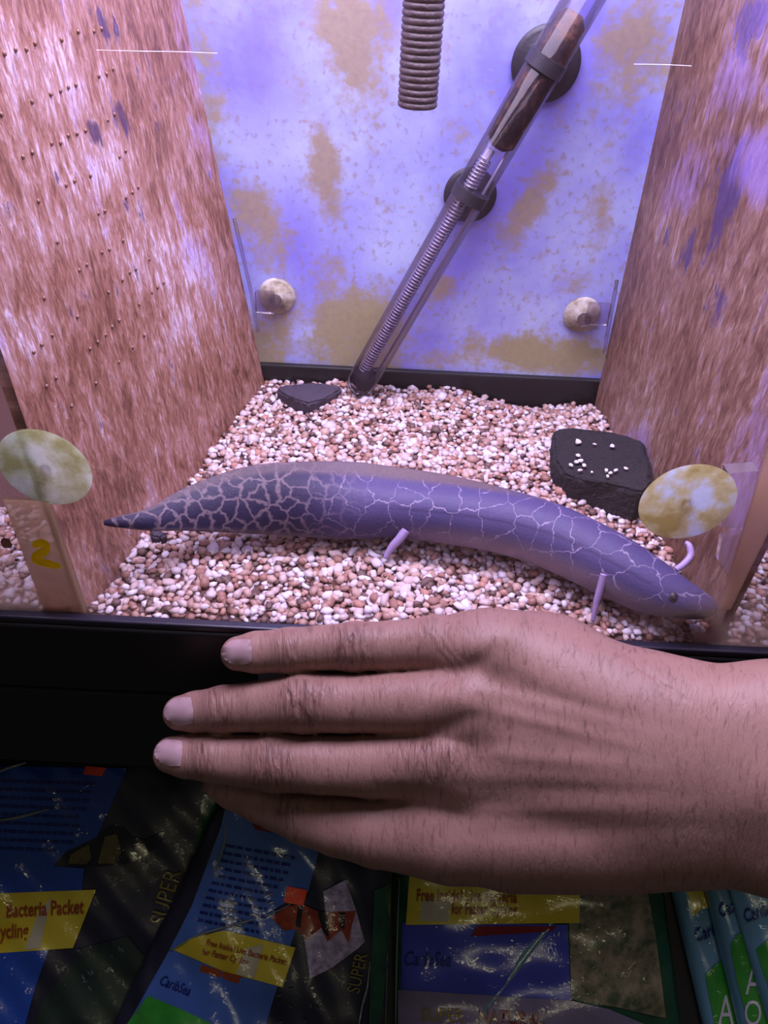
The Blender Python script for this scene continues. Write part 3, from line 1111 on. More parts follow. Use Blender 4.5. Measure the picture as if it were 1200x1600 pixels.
lathe('tip_packing', h0 + axd * 0.000, axd, [(0, 0.004), (0.001, 0.0078), (0.008, 0.0078), (0.012, 0.003)], MT['slate2'], heater, 24, label='dark packing at the tube foot')
for t_, rr in ((0.575, 0.0146), (0.873, 0.0172)):
    c = h0 + axd * HL * t_
    lathe('clip_ring', c - axd * 0.0032, axd, [(0, HR + 0.0002), (0, HR + 0.0006), (0.0064, HR + 0.0006), (0.0064, HR + 0.0002)], MT['rubber'], heater, 48, smooth=False)
    qx, qy, _ = proj(c)
    pc = onY(float(qx), float(qy), YB - 0.0006)
    cup(heater, pc, rr, (0, -1, 0), MT['rubber'], label='black rubber suction cup behind the tube', nub=False, depth=0.008)

# corrugated hose
HYY = YB - 0.03
t0_, t1_ = onY(652, 167, HYY), onY(657, 0, HYY)
L = t1_[2] - t0_[2] + 0.06
prof = []
k = int(L / 0.0028)
for i in range(k):
    z = i * 0.0028
    prof += [(z, 0.0088), (z + 0.0005, 0.0094), (z + 0.0014, 0.0096), (z + 0.0023, 0.0094), (z + 0.0027, 0.0088)]
hose = lathe('intake_hose', (0, 0, 0), (0.004, 0, 1), prof, MT['hose'], None, 36)
hose.location = t0_
tag(hose, 'brown corrugated hose hanging down before the back panel', 'hose')

# ------------------------------------------------------------------ hand (one continuous surface from a distance field in camera space)
def cs(px, py, D):
    return np.array([(px - 600) * D / FPX, -(py - 800) * D / FPX, -D])


GRID = 0.00085
lo = cs(215, 1430, .34)
lo = np.array([-0.118, -0.196, -0.345])
hi = np.array([0.205, -0.036, -0.215])
nx, ny, nz = [int((hi[i] - lo[i]) / GRID) for i in range(3)]
gx = (lo[0] + GRID * np.arange(nx)).astype(np.float32)
gy = (lo[1] + GRID * np.arange(ny)).astype(np.float32)
gz = (lo[2] + GRID * np.arange(nz)).astype(np.float32)


def cone(a, b, pad=0.03):
    """distance to a tapered capsule, only near it: returns slices and values"""
    (ax_, ay_, aD, ar), (bx_, by_, bD, br) = a, b
    A, B = cs(ax_, ay_, aD), cs(bx_, by_, bD)
    ra, rb = ar * aD / FPX, br * bD / FPX
    mn = np.minimum(A - ra, B - rb) - pad
    mx = np.maximum(A + ra, B + rb) + pad
    sl = []
    for g, l_, i in ((gx, lo[0], 0), (gy, lo[1], 1), (gz, lo[2], 2)):
        s = max(0, int((mn[i] - l_) / GRID))
        e = min(len(g), int((mx[i] - l_) / GRID) + 1)
        sl.append(slice(s, max(e, s)))
    X, Y, Z = np.meshgrid(gx[sl[0]], gy[sl[1]], gz[sl[2]], indexing='ij', sparse=True)
    d = B - A
    L2 = d @ d
    h = np.clip(((X - A[0]) * d[0] + (Y - A[1]) * d[1] + (Z - A[2]) * d[2]) / L2, 0, 1)
    q = np.sqrt((X - A[0] - d[0] * h) ** 2 + (Y - A[1] - d[1] * h) ** 2 + (Z - A[2] - d[2] * h) ** 2) - (ra + (rb - ra) * h)
    return tuple(sl), q.astype(np.float32)


BIG = 0.03


def field():
    return np.full((nx, ny, nz), BIG, np.float32)


def smin(a, b, k):
    h = np.clip(0.5 + 0.5 * (b - a) / k, 0, 1)
    return b + (a - b) * h - k * h * (1 - h)


def add(Fd, a, b, k):
    sl, q = cone(a, b)
    Fd[sl] = smin(Fd[sl], q, k)


FINGERS = {
    'index': [(372, 1021, .3080, 27), (400, 1019, .3070, 32), (452, 1016, .3045, 35), (500, 1012, .3020, 34), (553, 1010, .2988, 38.5), (610, 1009, .2962, 38), (680, 1006, .2920, 44), (775, 1016, .2855, 56)],
    'middle': [(282, 1114, .3190, 27), (305, 1112, .3170, 31), (348, 1108, .3120, 36), (410, 1103, .3070, 39), (476, 1098, .3010, 46.5), (540, 1099, .2965, 44), (615, 1098, .2915, 47), (740, 1096, .2830, 60)],
    'ring': [(268, 1179, .3190, 28), (292, 1181, .3170, 33), (338, 1184, .3125, 37.5), (385, 1188, .3085, 39), (432, 1191, .3035, 45), (500, 1194, .2985, 44), (580, 1196, .2935, 48), (705, 1192, .2850, 62)],
    'pinky': [(345, 1224, .3260, 27), (368, 1232, .3240, 32), (410, 1247, .3195, 37), (440, 1258, .3160, 39), (480, 1271, .3110, 46), (530, 1284, .3060, 50), (590, 1293, .2995, 58), (700, 1296, .2910, 76)],
}
FA = field()
for nme, ch in FINGERS.items():
    f = field()
    for a, b in zip(ch[:-1], ch[1:]):
        add(f, a, b, 0.0016)
    FA = np.minimum(FA, f)
PA = field()
PALM = [
    ((760, 1018, .2870, 54), (1040, 1125, .2660, 84)), ((745, 1100, .2840, 58), (1050, 1165, .2630, 84)), ((715, 1190, .2850, 60), (1060, 1215, .2620, 84)), ((705, 1290, .2910, 72), (1050, 1280, .2660, 90)),
    ((800, 1300, .2880, 84), (960, 1300, .2740, 84)), ((840, 1046, .2910, 82), (990, 1110, .2740, 88)), ((760, 1014, .2920, 50), (860, 1040, .2920, 76)),
    ((820, 1160, .2830, 70), (960, 1200, .2720, 90)),
    ((1040, 1128, .2650, 92), (1220, 1130, .2560, 88)), ((1040, 1268, .2650, 98), (1220, 1292, .2560, 94)), ((1040, 1200, .2620, 96), (1220, 1212, .2530, 100)),
    ((1220, 1130, .2560, 88), (1560, 1128, .2520, 104)), ((1220, 1292, .2560, 94), (1560, 1330, .2520, 112)), ((1220, 1212, .2530, 100), (1560, 1230, .2480, 124)),
]
for a, b in PALM:
    add(PA, a, b, 0.010)
# thumb folded behind the palm
for a, b in (((990, 1110, .2830, 80), (860, 1070, .2970, 60)), ((860, 1070, .2970, 60), (745, 1046, .3040, 42)), ((745, 1046, .3040, 42), (650, 1018, .3050, 34))):
    add(PA, a, b, 0.008)
SD = smin(FA, PA, 0.0075)
del FA, PA


def surface_nets(D):
    s = D < 0
    c = np.zeros(tuple(n - 1 for n in D.shape), np.int8)
    for i in (0, 1):
        for j in (0, 1):
            for k_ in (0, 1):
                c += s[i:D.shape[0] - 1 + i, j:D.shape[1] - 1 + j, k_:D.shape[2] - 1 + k_]
    cells = np.argwhere((c > 0) & (c < 8))
    idx = -np.ones(c.shape, np.int32)
    idx[tuple(cells.T)] = np.arange(len(cells))
    acc = np.zeros((len(cells), 3))
    cnt = np.zeros(len(cells))
    corners = [(i, j, k_) for i in (0, 1) for j in (0, 1) for k_ in (0, 1)]
    val = {q: D[tuple((cells + q).T)] for q in corners}
    for q in corners:
        for ax_ in range(3):
            if q[ax_]:
                continue
            w = list(q)
            w[ax_] = 1
            a, b = val[q], val[tuple(w)]
            m = (a < 0) != (b < 0)
            t_ = np.where(m, a / np.where(m, a - b, 1), 0)
            p = np.array(q, float)[None, :].repeat(len(cells), 0)
            p[:, ax_] = t_
            acc[m] += p[m]
            cnt[m] += 1
    Vn = cells + acc / cnt[:, None]
    Fq = []
    for ax_ in range(3):
        o1, o2 = (ax_ + 1) % 3, (ax_ + 2) % 3
        sl0 = [slice(None)] * 3
        sl1 = [slice(None)] * 3
        sl0[ax_], sl1[ax_] = slice(0, -1), slice(1, None)
        a, b = s[tuple(sl0)], s[tuple(sl1)]
        e = np.argwhere(a != b)
        e = e[(e[:, o1] > 0) & (e[:, o2] > 0) & (e[:, o1] < c.shape[o1]) & (e[:, o2] < c.shape[o2]) & (e[:, ax_] < c.shape[ax_])]
        sg = a[tuple(e.T)]
        u = np.zeros(3, int)
        u[o1] = 1
        v = np.zeros(3, int)
        v[o2] = 1
        q = np.stack([idx[tuple((e - u - v).T)], idx[tuple((e - v).T)], idx[tuple(e.T)], idx[tuple((e - u).T)]], 1)
        q[~sg] = q[~sg][:, ::-1]
        Fq.append(q)
    Fq = np.concatenate(Fq)
    return Vn, Fq[(Fq >= 0).all(1)]


VH, FH = surface_nets(SD)
VC = lo + VH * GRID


def smooth(V, F, it, lam=0.5):
    e = np.concatenate([F[:, [0, 1]], F[:, [1, 2]], F[:, [2, 3]], F[:, [3, 0]]])
    for _ in range(it):
        s = np.zeros_like(V)
        c = np.zeros(len(V))
        for i in range(3):
            s[:, i] = np.bincount(e[:, 0], V[e[:, 1], i], len(V)) + np.bincount(e[:, 1], V[e[:, 0], i], len(V))
        c = np.bincount(e[:, 0], minlength=len(V)) + np.bincount(e[:, 1], minlength=len(V))
        V = V + lam * (s / c[:, None] - V)
    return V


VC = smooth(VC, FH, 5)
hpx = 600 + FPX * VC[:, 0] / -VC[:, 2]
hpy = 800 - FPX * VC[:, 1] / -VC[:, 2]
# front-facing weight from vertex normals
tri = VC[FH]
fn = np.cross(tri[:, 2] - tri[:, 0], tri[:, 3] - tri[:, 1])
vn = np.zeros_like(VC)
for i in range(4):
    for c_ in range(3):
        vn[:, c_] += np.bincount(FH[:, i], fn[:, c_], len(VC))
vn /= np.linalg.norm(vn, axis=1)[:, None] + 1e-12
if (vn[:, 2] * (VC[:, 2] > np.median(VC[:, 2]))).sum() < 0:
    vn = -vn
    FH = FH[:, ::-1]
front = sstep(0.0, 0.5, vn[:, 2])
joint = np.zeros(len(VC))
disp = np.zeros(len(VC))


def knuckle(cx, cy, ang, wa, wb, lines, depth, je):
    global joint, disp
    a = math.radians(ang)
    u = (hpx - cx) * math.cos(a) + (hpy - cy) * math.sin(a)
    v = -(hpx - cx) * math.sin(a) + (hpy - cy) * math.cos(a)
    env = np.exp(-(u / wa) ** 2 - (v / wb) ** 4)
    joint = np.maximum(joint, env * je)
    for (p, bow, w, dd) in lines:
        disp -= depth * dd * np.exp(-((u - p - bow * (v / wb) ** 2 - 1.5 * np.sin(v * 0.16 + p)) / w) ** 2) * np.exp(-(v / wb) ** 4)


PIPL = [(-20, -6, 2.6, .8), (-9, -4, 2.6, 1), (2, 3, 2.6, .9), (13, 6, 2.8, 1), (24, 6, 2.6, .7)]
DIPL = [(-7, -2, 2.4, .8), (3, 2, 2.4, 1), (11, 3, 2.2, .6)]
knuckle(548, 1010, -2, 34, 34, PIPL, .00034, 1)
knuckle(450, 1016, -3, 20, 30, DIPL, .00030, .8)
knuckle(474, 1098, -3, 36, 40, PIPL, .00036, 1)
knuckle(345, 1108, -4, 20, 32, DIPL, .00030, .8)
knuckle(425, 1190, 2, 34, 38, PIPL, .00036, 1)
knuckle(318, 1183, 3, 20, 32, DIPL, .00034, .9)
knuckle(455, 1262, 18, 30, 30, PIPL, .00025, .8)
# web folds and MCP dips between the knuckles, wrist crease
knuckle(690, 1010, -35, 16, 60, [(-8, 0, 3, .8), (4, 0, 3, 1), (14, 2, 3, .7)], .0003, .4)
knuckle(690, 1180, -10, 70, 44, [(-30, 8, 4, .7), (-14, 8, 4, .8), (2, 8, 4, .8), (20, 8, 4, .6)], .00016, .8)
knuckle(1010, 1050, -50, 30, 70, [(0, 6, 3.5, 1)], .0006, .2)
for (cx, cy, rx, ry, ang, am) in [(735, 1010, 46, 26, -10, .0010), (705, 1090, 50, 26, -5, .0011), (672, 1185, 50, 28, 0, .0010), (860, 1090, 150, 12, 14, -.0006), (720, 1050, 60, 14, -30, -.0012), (690, 1140, 60, 15, -20, -.0012), (640, 1240, 60, 13, 8, -.0009),
                                 (850, 1130, 130, 11, 14, .0006), (850, 1185, 140, 12, 5, .0005), (880, 1235, 160, 14, 2, -.0006), (840, 1265, 120, 12, 0, .0005), (900, 1300, 190, 16, -2, -.0005), (800, 1060, 90, 14, 20, -.0006)]:
    a = math.radians(ang)
    u = ((hpx - cx) * math.cos(a) + (hpy - cy) * math.sin(a)) / rx
    v = (-(hpx - cx) * math.sin(a) + (hpy - cy) * math.cos(a)) / ry
    disp += am * np.exp(-u * u - v * v)
VC = VC + vn * (disp * front)[:, None]
pale = blobs(hpx, hpy, [(375, 1022, 40, 36, 0, 1), (285, 1115, 40, 36, 0, 1), (268, 1182, 36, 34, 0, 1)])
CW = np.stack([RGT, UPV, -FWD], 0)


def cam2world(V):
    return CAM + V @ CW


hp = np.stack([(hpx - 240) * 0.25, (hpy - 960) * 0.25, VC[:, 2] * 1000], 1)
base = Vector(cam2world(cs(900, 1300, .29)[None])[0])
_w = cam2world(VC)
HX = [i for i in np.where((hpx > 610) & (hpx < 1195) & (hpy > 968) & (hpy < 1330) & (vn[:, 2] > 0.25))[0]]
person = empty('person', base, 'bare left hand and wrist held flat with its back outward before the tank rim', 'hand')
mesh('hand', cam2world(VC), FH, MT['skin'], person, attrs={'hp': hp, 'joint': joint * front, 'pale': pale}, label='bare brown hand with four straight fingers pressed together')


def nail(pix_c, ang, la, lb):
    """curved nail plate laid on the fingertip surface"""
    a = math.radians(ang)
    Vn = []
    nu_, nv_ = 13, 13
    for i in range(nu_):
        for j in range(nv_):
            s, t_ = 2 * i / (nu_ - 1) - 1, 2 * j / (nv_ - 1) - 1
            # squircle outline, free edge (s=-1) rounder
            ss = s * math.sqrt(1 - 0.5 * t_ * t_ * (1.15 if s < 0 else .35))
            t2 = t_ * math.sqrt(1 - 0.5 * s * s * (1.15 if s < 0 else .3))
            x = pix_c[0] + ss * la * math.cos(a) - t2 * lb * math.sin(a)
            y = pix_c[1] + ss * la * math.sin(a) + t2 * lb * math.cos(a)
            # march along the pixel ray to the skin
            D = 0.29
            for _ in range(160):
                q = cs(x, y, D)
                g_ = ((q - lo) / GRID).astype(int)
                if (g_ < 0).any() or g_[0] >= nx or g_[1] >= ny or g_[2] >= nz or SD[tuple(g_)] < 0.0002:
                    break
                D += 0.00025
            edge = max(abs(s), abs(t_))
            Vn.append([x, y, D - 0.0007 + 0.0006 * edge ** 4])
    A = np.array(Vn).reshape(nu_, nv_, 3)
    for _ in range(3):
        A[1:-1, 1:-1, 2] = (A[:-2, 1:-1, 2] + A[2:, 1:-1, 2] + A[1:-1, :-2, 2] + A[1:-1, 2:, 2]) / 4
    pts = np.array([cam2world(cs(*p)[None])[0] for p in A.reshape(-1, 3)])
    return mesh('fingernail', pts, grid_faces(nu_, nv_)[:, ::-1], MT['nail'], person, label='smooth pinkish lilac fingernail')


# fine dark hair on the back of the hand
Vh, Fhh = [], []
rs = np.random.default_rng(5)
for i in rs.choice(HX, 420, replace=False):
    dens = math.exp(-((hpy[i] - 1060) / 130) ** 2)
    if rs.random() > 0.25 + 0.75 * dens:
        continue
    a = math.radians(rs.normal(104, 16))
    d = np.array([math.cos(a), -math.sin(a), 0.0])
    nrm = vn[i]
    d = d - nrm * (d @ nrm)
    d /= np.linalg.norm(d) + 1e-9
    L_ = rs.uniform(.003, .0065)
    sd = np.cross(nrm, d)
    b = len(Vh)
    for q in range(4):
        t_ = q / 3
        c = VC[i] + d * L_ * t_ + nrm * (0.0001 + 0.0006 * math.sin(math.pi * min(t_ * 0.9, 1)))
        w = 0.000038 * (1 - 0.75 * t_)
        for k_ in range(3):
            an = 2 * math.pi * k_ / 3
            Vh.append(c + (sd * math.cos(an) + nrm * math.sin(an)) * w)
    for q in range(3):
        for k_ in range(3):
            Fhh.append((b + q * 3 + k_, b + q * 3 + (k_ + 1) % 3, b + q * 3 + 3 + (k_ + 1) % 3, b + q * 3 + 3 + k_))
hr = mesh('hair', cam2world(np.array(Vh)), Fhh, simple('dark_arm_hair', (0.02, 0.012, 0.012), 0.5), person, label='fine dark hair on the back of the hand')
hr['kind'] = 'stuff'

nail((370, 1019), -4, 24, 20)
nail((279, 1112), -6, 23, 22)
nail((263, 1176), 4, 22, 21)

# ------------------------------------------------------------------ gravel bags on the shelf below
BO = np.array([0.0, -0.0085, -0.235])
BV = np.array([0, .717, .697])
BN = np.array([0, -.697, .717])


def bag_pt(x, y, off=0.0):
    d = ray(x, y)
    o_ = BO + BN * off
    return CAM + d * (((o_ - CAM) @ BN) / (d @ BN))


class Bag:
    """a filled plastic pouch lying on the slanted shelf; quad given as four corners (photo pixels -> shelf plane)"""

    def __init__(self, name, quad, H, base, mat, label, seed, wr=0.0012, group='bags of aquarium gravel on the shelf under the tank'):
        self.q = [bag_pt(x, y, base) for x, y in quad]      # tl, tr, br, bl on its own level
        self.H, self.base = H, base
        r = np.random.default_rng(seed)
        self.K = r.normal(size=(7, 2)) * np.array([[55, 55]] * 4 + [[140, 140]] * 3)
        self.ph = r.uniform(0, 6.28, 7)
        self.wr = wr
        c = sum(self.q) / 4
        self.root = empty(name, tuple(c - BN * base), label, 'bag', group)
        A = np.stack([(self.q[1] - self.q[0]), (self.q[3] - self.q[0])], 1)
        self.seed = seed
        N = 90
        V = []
        for i in range(N):
            for j in range(N):
                s, t_ = i / (N - 1), j / (N - 1)
                p = self.bil(s, t_)
                V.append(p + BN * self.h(p, s, t_))
        n0 = N * N
        V += [self.bil(i / (N - 1), j / (N - 1)) - BN * 0.0 for i in range(N) for j in range(N)]
        F = list(map(tuple, grid_faces(N, N)[:, ::-1])) + list(map(tuple, grid_faces(N, N) + n0))
        mesh('pouch', V, F, mat, self.root)

    def bil(self, s, t_):
        q = self.q
        return (q[0] * (1 - s) + q[1] * s) * (1 - t_) + (q[3] * (1 - s) + q[2] * s) * t_

    def st(self, p):
        s, t_ = 0.5, 0.5
        for _ in range(8):
            f = self.bil(s, t_) - p
            ds = (self.q[1] - self.q[0]) * (1 - t_) + (self.q[2] - self.q[3]) * t_
            dt = (self.q[3] - self.q[0]) * (1 - s) + (self.q[2] - self.q[1]) * s
            A = np.array([[ds @ ds, ds @ dt], [ds @ dt, dt @ dt]])
            b = -np.array([ds @ f, dt @ f])
            x = np.linalg.solve(A, b)
            s, t_ = s + x[0], t_ + x[1]
        return s, t_

    def h(self, p, s, t_):
        s, t_ = min(max(s, 0), 1), min(max(t_, 0), 1)
        e = (1 - (2 * s - 1) ** 4) * (1 - (2 * t_ - 1) ** 6)
        uv = np.array([p[0], (p - BO) @ BV])
        w = np.sin(self.K @ uv + self.ph).sum() * 0.5
        return self.H * max(e, 0) ** 0.6 + self.wr * w * min(1, e * 4)

    def surf(self, x, y, off):
        p = bag_pt(x, y, self.base + self.H * 0.8)
        for _ in range(3):
            pp = p - BN * ((p - self.q[0]) @ BN)
            s, t_ = self.st(pp)
            hh = self.h(pp, s, t_)
            p = bag_pt(x, y, self.base + hh)
        return p + BN * off

    def poly(self, name, pix, mat, off=0.0008, step=8, label=None):
        pix = [Vector(p) for p in pix]
        xs = [p.x for p in pix]
        ys = [p.y for p in pix]
        pts = list(pix)
        n = len(pix)
        ed = [(i, (i + 1) % n) for i in range(n)]
        # subdivide outline
        pts, ed = [], []
        for i in range(n):
            a, b = pix[i], pix[(i + 1) % n]
            k_ = max(1, int((b - a).length / step))
            for j in range(k_):
                pts.append(a.lerp(b, j / k_))
        m_ = len(pts)
        ed = [(i, (i + 1) % m_) for i in range(m_)]
        y = min(ys) + step / 2
        while y < max(ys):
            x = min(xs) + step / 2
            while x < max(xs):
                q = Vector((x, y))
                ins = False
                for i in range(n):
                    a, b = pix[i], pix[(i + 1) % n]
                    if (a.y > y) != (b.y > y) and x < (b.x - a.x) * (y - a.y) / (b.y - a.y) + a.x:
                        ins = not ins
                if ins:
                    pts.append(q)
                x += step
            y += step
        vs, es, fs, *_ = geometry.delaunay_2d_cdt(pts, ed, [list(range(m_))], 1, 1e-5)
        V = [self.surf(v.x, v.y, off) for v in vs]
        o = mesh(name, V, [tuple(f)[::-1] for f in fs], mat, self.root, label=label)
        return o

    def text(self, body, x, y, height, ang, mat, off=0.0010, align='LEFT', stretch=1.0, shear=0.0, name='lettering', bold=0.0, squeeze=None):
        cu = bpy.data.curves.new('t', 'FONT')
        cu.body = body
        cu.size = 1.0
        cu.shear = shear
        cu.offset = bold
        cu.resolution_u = 3
        cu.align_x = align
        to = bpy.data.objects.new('t', cu)
        COL.objects.link(to)
        dg = bpy.context.evaluated_depsgraph_get()
        me = bpy.data.meshes.new_from_object(to.evaluated_get(dg))
        bpy.data.objects.remove(to)
        a = math.radians(ang)
        k_ = height / 0.70
        for v in me.vertices:
            u, w = v.co.x * k_ * stretch, v.co.y * k_
            X = x + u * math.cos(a) + w * math.sin(a)
            Y = y + u * math.sin(a) - w * math.cos(a)
            v.co = Vector(self.surf(X, Y, off))
        me.materials.clear()
        me.materials.append(mat)
        o = bpy.data.objects.new(name, me)
        place(o, self.root)
        o['label'] = 'printed words "%s"' % body
        return o


PR = {
    'navy': mat_print('print_dark_navy', lin(30, 30, 44), lin(40, 40, 56), coat=0.1, rough=0.42),
    'blue': mat_print('print_blue', lin(30, 66, 150), lin(36, 78, 168), scale=25),
    'blue2': mat_print('print_soft_blue', lin(74, 110, 178), lin(64, 98, 168), scale=25),
    'violet': mat_print('print_violet_blue', lin(66, 74, 172), lin(58, 66, 160), scale=25),
    'yellow': mat_print('print_yellow', lin(196, 176, 30), lin(208, 194, 60), scale=30),
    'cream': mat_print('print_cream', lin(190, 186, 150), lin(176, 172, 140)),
    'brown': mat_print('print_brown_red', lin(150, 70, 22), lin(140, 60, 24)),
    'red': mat_print('print_dark_red', lin(126, 22, 24), lin(110, 22, 26)),
    'gold': mat_print('print_dull_gold', lin(140, 126, 50), lin(120, 110, 46)),
    'inkblue': mat_print('print_ink_blue', lin(18, 36, 110), lin(18, 34, 100)),
    'green': mat_print('print_green', lin(44, 140, 40), lin(70, 160, 60), scale=40),
    'dgreen': mat_print('print_dark_green', lin(26, 66, 44), lin(36, 84, 56), scale=50, coat=0.3),
    'vdgreen': mat_print('print_blackish_green', lin(24, 40, 34), lin(34, 52, 40), scale=80, coat=0.1, rough=0.42),
    'teal': mat_print('print_teal', lin(110, 160, 184), lin(96, 146, 172), scale=25),
    'white': mat_print('print_white', lin(214, 214, 220), lin(196, 196, 206)),
    'orange': mat_print('sticker_orange', lin(240, 70, 34), lin(232, 76, 46), coat=0.1, rough=0.5),
    'clown': mat_print('print_fish_orange', lin(160, 70, 30), lin(124, 40, 30), scale=120),
    'fur': mat_print('print_fish_white', lin(196, 184, 210), lin(140, 124, 150), scale=220),
    'dark': mat_print('print_near_black', lin(20, 18, 22), lin(26, 22, 24)),
    'ochre': mat_print('print_fish_ochre', lin(104, 92, 46), lin(84, 74, 40), scale=90),
    'gravelpic': mat_print('print_gravel_picture', lin(150, 138, 108), lin(70, 84, 54), scale=130),
    'grey': mat_print('print_grey_lilac', lin(128, 118, 142), lin(112, 104, 128), scale=40),
    'leaf': mat_print('print_plant_shapes', lin(86, 92, 96), lin(48, 58, 56), scale=160),
    'film2': simple('clear_film_ridge', (0.14, 0.26, 0.28), 0.12, (220, 0.5, 0.001), Specular_IOR_Level=1.0),
    'film': simple('clear_film_fold', (0.16, 0.19, 0.20), 0.08, Specular_IOR_Level=1.0),
}

b1 = Bag('gravel_bag', [(-260, 1172), (372, 1180), (300, 1700), (-330, 1700)], 0.012, 0.004, PR['navy'],
         'dark gravel bag with a striped fish picture and orange sticker near its top edge', 21)
b1.poly('printed_panel', [(-40, 1196), (199, 1200), (176, 1255), (150, 1312), (112, 1328), (84, 1352), (133, 1356), (128, 1395), (78, 1480), (55, 1545), (30, 1640), (-80, 1640)], PR['blue'], label='blue printed panel')
b1.poly('picture', [(84, 1352), (104, 1330), (150, 1308), (172, 1290), (186, 1286), (206, 1306), (226, 1312), (258, 1298), (252, 1318), (226, 1338), (196, 1350), (150, 1354)], PR['dark'], 0.0009, label='dark picture of a striped fish')
for pg in ([(112, 1334), (140, 1318), (144, 1340), (136, 1349), (108, 1348)], [(165, 1306), (184, 1302), (191, 1330), (180, 1348), (154, 1348)], [(212, 1322), (226, 1316), (232, 1330), (216, 1340)]):
    b1.poly('picture_stripe', pg, PR['ochre'], 0.0013)
b1.poly('label_strip', [(-60, 1397), (151, 1389), (115, 1480), (-60, 1492)], PR['yellow'], 0.0010, label='yellow label')
b1.poly('label_highlight', [(62, 1424), (82, 1400), (64, 1480), (40, 1482)], PR['cream'], 0.0013)
b1.text('Bacteria Packet', 132, 1425, 22, -3, PR['brown'], 0.0017, 'RIGHT', 0.62, 0.12, bold=0.02)
b1.text('Cycling', 46, 1462, 22, -3, PR['brown'], 0.0017, 'RIGHT', 0.62, 0.12, bold=0.02)
b1.poly('price_sticker', [(135, 1196), (167, 1199), (161, 1212), (131, 1209)], PR['orange'], 0.0014, label='orange price sticker')
b1.text('SUPER', 259, 1447, 26, -74, PR['gold'], 0.0012, 'LEFT', 0.86)
b1.poly('green_edge', [(318, 1240), (345, 1250), (320, 1370), (285, 1440), (275, 1420), (300, 1340)], PR['dgreen'], 0.0006, label='dark green printed edge')
b1.poly('plant_print', [(130, 1480), (200, 1462), (232, 1500), (246, 1540), (190, 1600), (40, 1640), (70, 1560)], PR['vdgreen'], 0.0008, label='dark green plant print')
for k_ in range(16):
    x, y = random.uniform(120, 235), random.uniform(1470, 1570)
    a = random.uniform(0, 3.1)
    l_ = random.uniform(6, 15)
    b1.poly('plant_sprig', [(x, y), (x + l_ * math.cos(a) * .5 - 3, y + l_ * math.sin(a) * .5), (x + l_ * math.cos(a), y + l_ * math.sin(a)), (x + l_ * math.cos(a) * .5 + 3, y + l_ * math.sin(a) * .5 + 2)], PR['leaf'], 0.0010)
def small_print(bag, rows, mat):
    """illegible rows of fine print, each row a thin strip of word-length dashes"""
    V, F = [], []
    for (x0, y0, x1, y1, h) in rows:
        L = math.hypot(x1 - x0, y1 - y0)
        ux, uy = (x1 - x0) / L, (y1 - y0) / L
        t_ = 0.0
        while t_ < L - 4:
            w = min(random.uniform(5, 15), L - t_)
            b = len(V)
            for (a, c) in ((0, 0), (w, 0), (w, h), (0, h)):
                V.append(bag.surf(x0 + ux * (t_ + a) - uy * c, y0 + uy * (t_ + a) + ux * c, 0.0014))
            F.append((b + 3, b + 2, b + 1, b))
            t_ += w + random.uniform(2, 3.5)
    o = mesh('small_print', V, F, mat, bag.root)
    o['kind'] = 'stuff'


small_print(b1, [(-30, 1216 + 13 * k, 150 - 5 * k if k < 8 else 90, 1222 + 13 * k, 4.5) for k in range(9)], PR['inkblue'])

b2 = Bag('gravel_bag', [(352, 1236), (618, 1268), (590, 1760), (120, 1720)], 0.014, 0.020, PR['navy'],
         'tilted gravel bag with orange sticker, clownfish picture and curled yellow label between two other bags', 22, 0.0014)
b2.poly('printed_panel', [(346, 1290), (352, 1262), (498, 1296), (497, 1335), (482, 1392), (446, 1410), (428, 1420), (448, 1440), (462, 1452), (440, 1520), (424, 1572), (404, 1640), (180, 1640), (205, 1590), (264, 1486), (300, 1415)], PR['blue2'], label='soft blue printed panel')
small_print(b2, [(354 - 4.5 * k, 1318 + 11.5 * k, 462 - 5.6 * k, 1338 + 11.5 * k, 4) for k in range(11)], PR['inkblue'])
b2.poly('red_mark', [(392, 1283), (430, 1290), (426, 1300), (400, 1296)], PR['red'], 0.0011)
b2.poly('label_strip', [(270, 1482), (305, 1462), (352, 1452), (462, 1479), (442, 1541), (350, 1516)], PR['yellow'], 0.0012, label='curled yellow label')
b2.poly('label_highlight', [(384, 1480), (412, 1474), (398, 1526), (370, 1520)], PR['cream'], 0.0015)
b2.text('Free Inside! Live Bacteria Packet', 322, 1474, 9.5, 14, PR['brown'], 0.0018, 'LEFT', 0.72, 0.12, bold=0.02)
b2.text('for Faster Cycling', 316, 1488, 10, 14, PR['brown'], 0.0018, 'LEFT', 0.72, 0.12, bold=0.02)
b2.poly('red_strip', [(315, 1506), (380, 1525), (372, 1536), (312, 1516)], PR['brown'], 0.0009)
b2.poly('price_sticker', [(449, 1383), (481, 1389), (474, 1414), (444, 1408)], PR['orange'], 0.0016, label='orange price sticker')
b2.poly('picture', [(505, 1392), (540, 1374), (556, 1420), (570, 1470), (560, 1480), (520, 1510), (485, 1528), (474, 1455), (510, 1430)], PR['fur'], 0.0009, label='white part of the fish picture')
b2.poly('picture', [(424, 1432), (450, 1414), (474, 1412), (500, 1424), (556, 1422), (550, 1445), (545, 1472), (534, 1452), (528, 1455), (512, 1470), (502, 1448), (480, 1466), (462, 1450), (444, 1452)], PR['clown'], 0.0013, label='orange part of the fish picture')
for pg in ([(496, 1424), (512, 1424), (514, 1462), (506, 1456)], [(466, 1414), (474, 1413), (470, 1448), (462, 1446)], [(530, 1424), (540, 1424), (538, 1450), (532, 1446)]):
    b2.poly('picture_stripe', pg, PR['dark'], 0.0016)
b2.poly('green_band', [(182, 1640), (198, 1600), (232, 1554), (290, 1578), (340, 1602), (330, 1640)], PR['green'], 0.0010, label='bright green band')
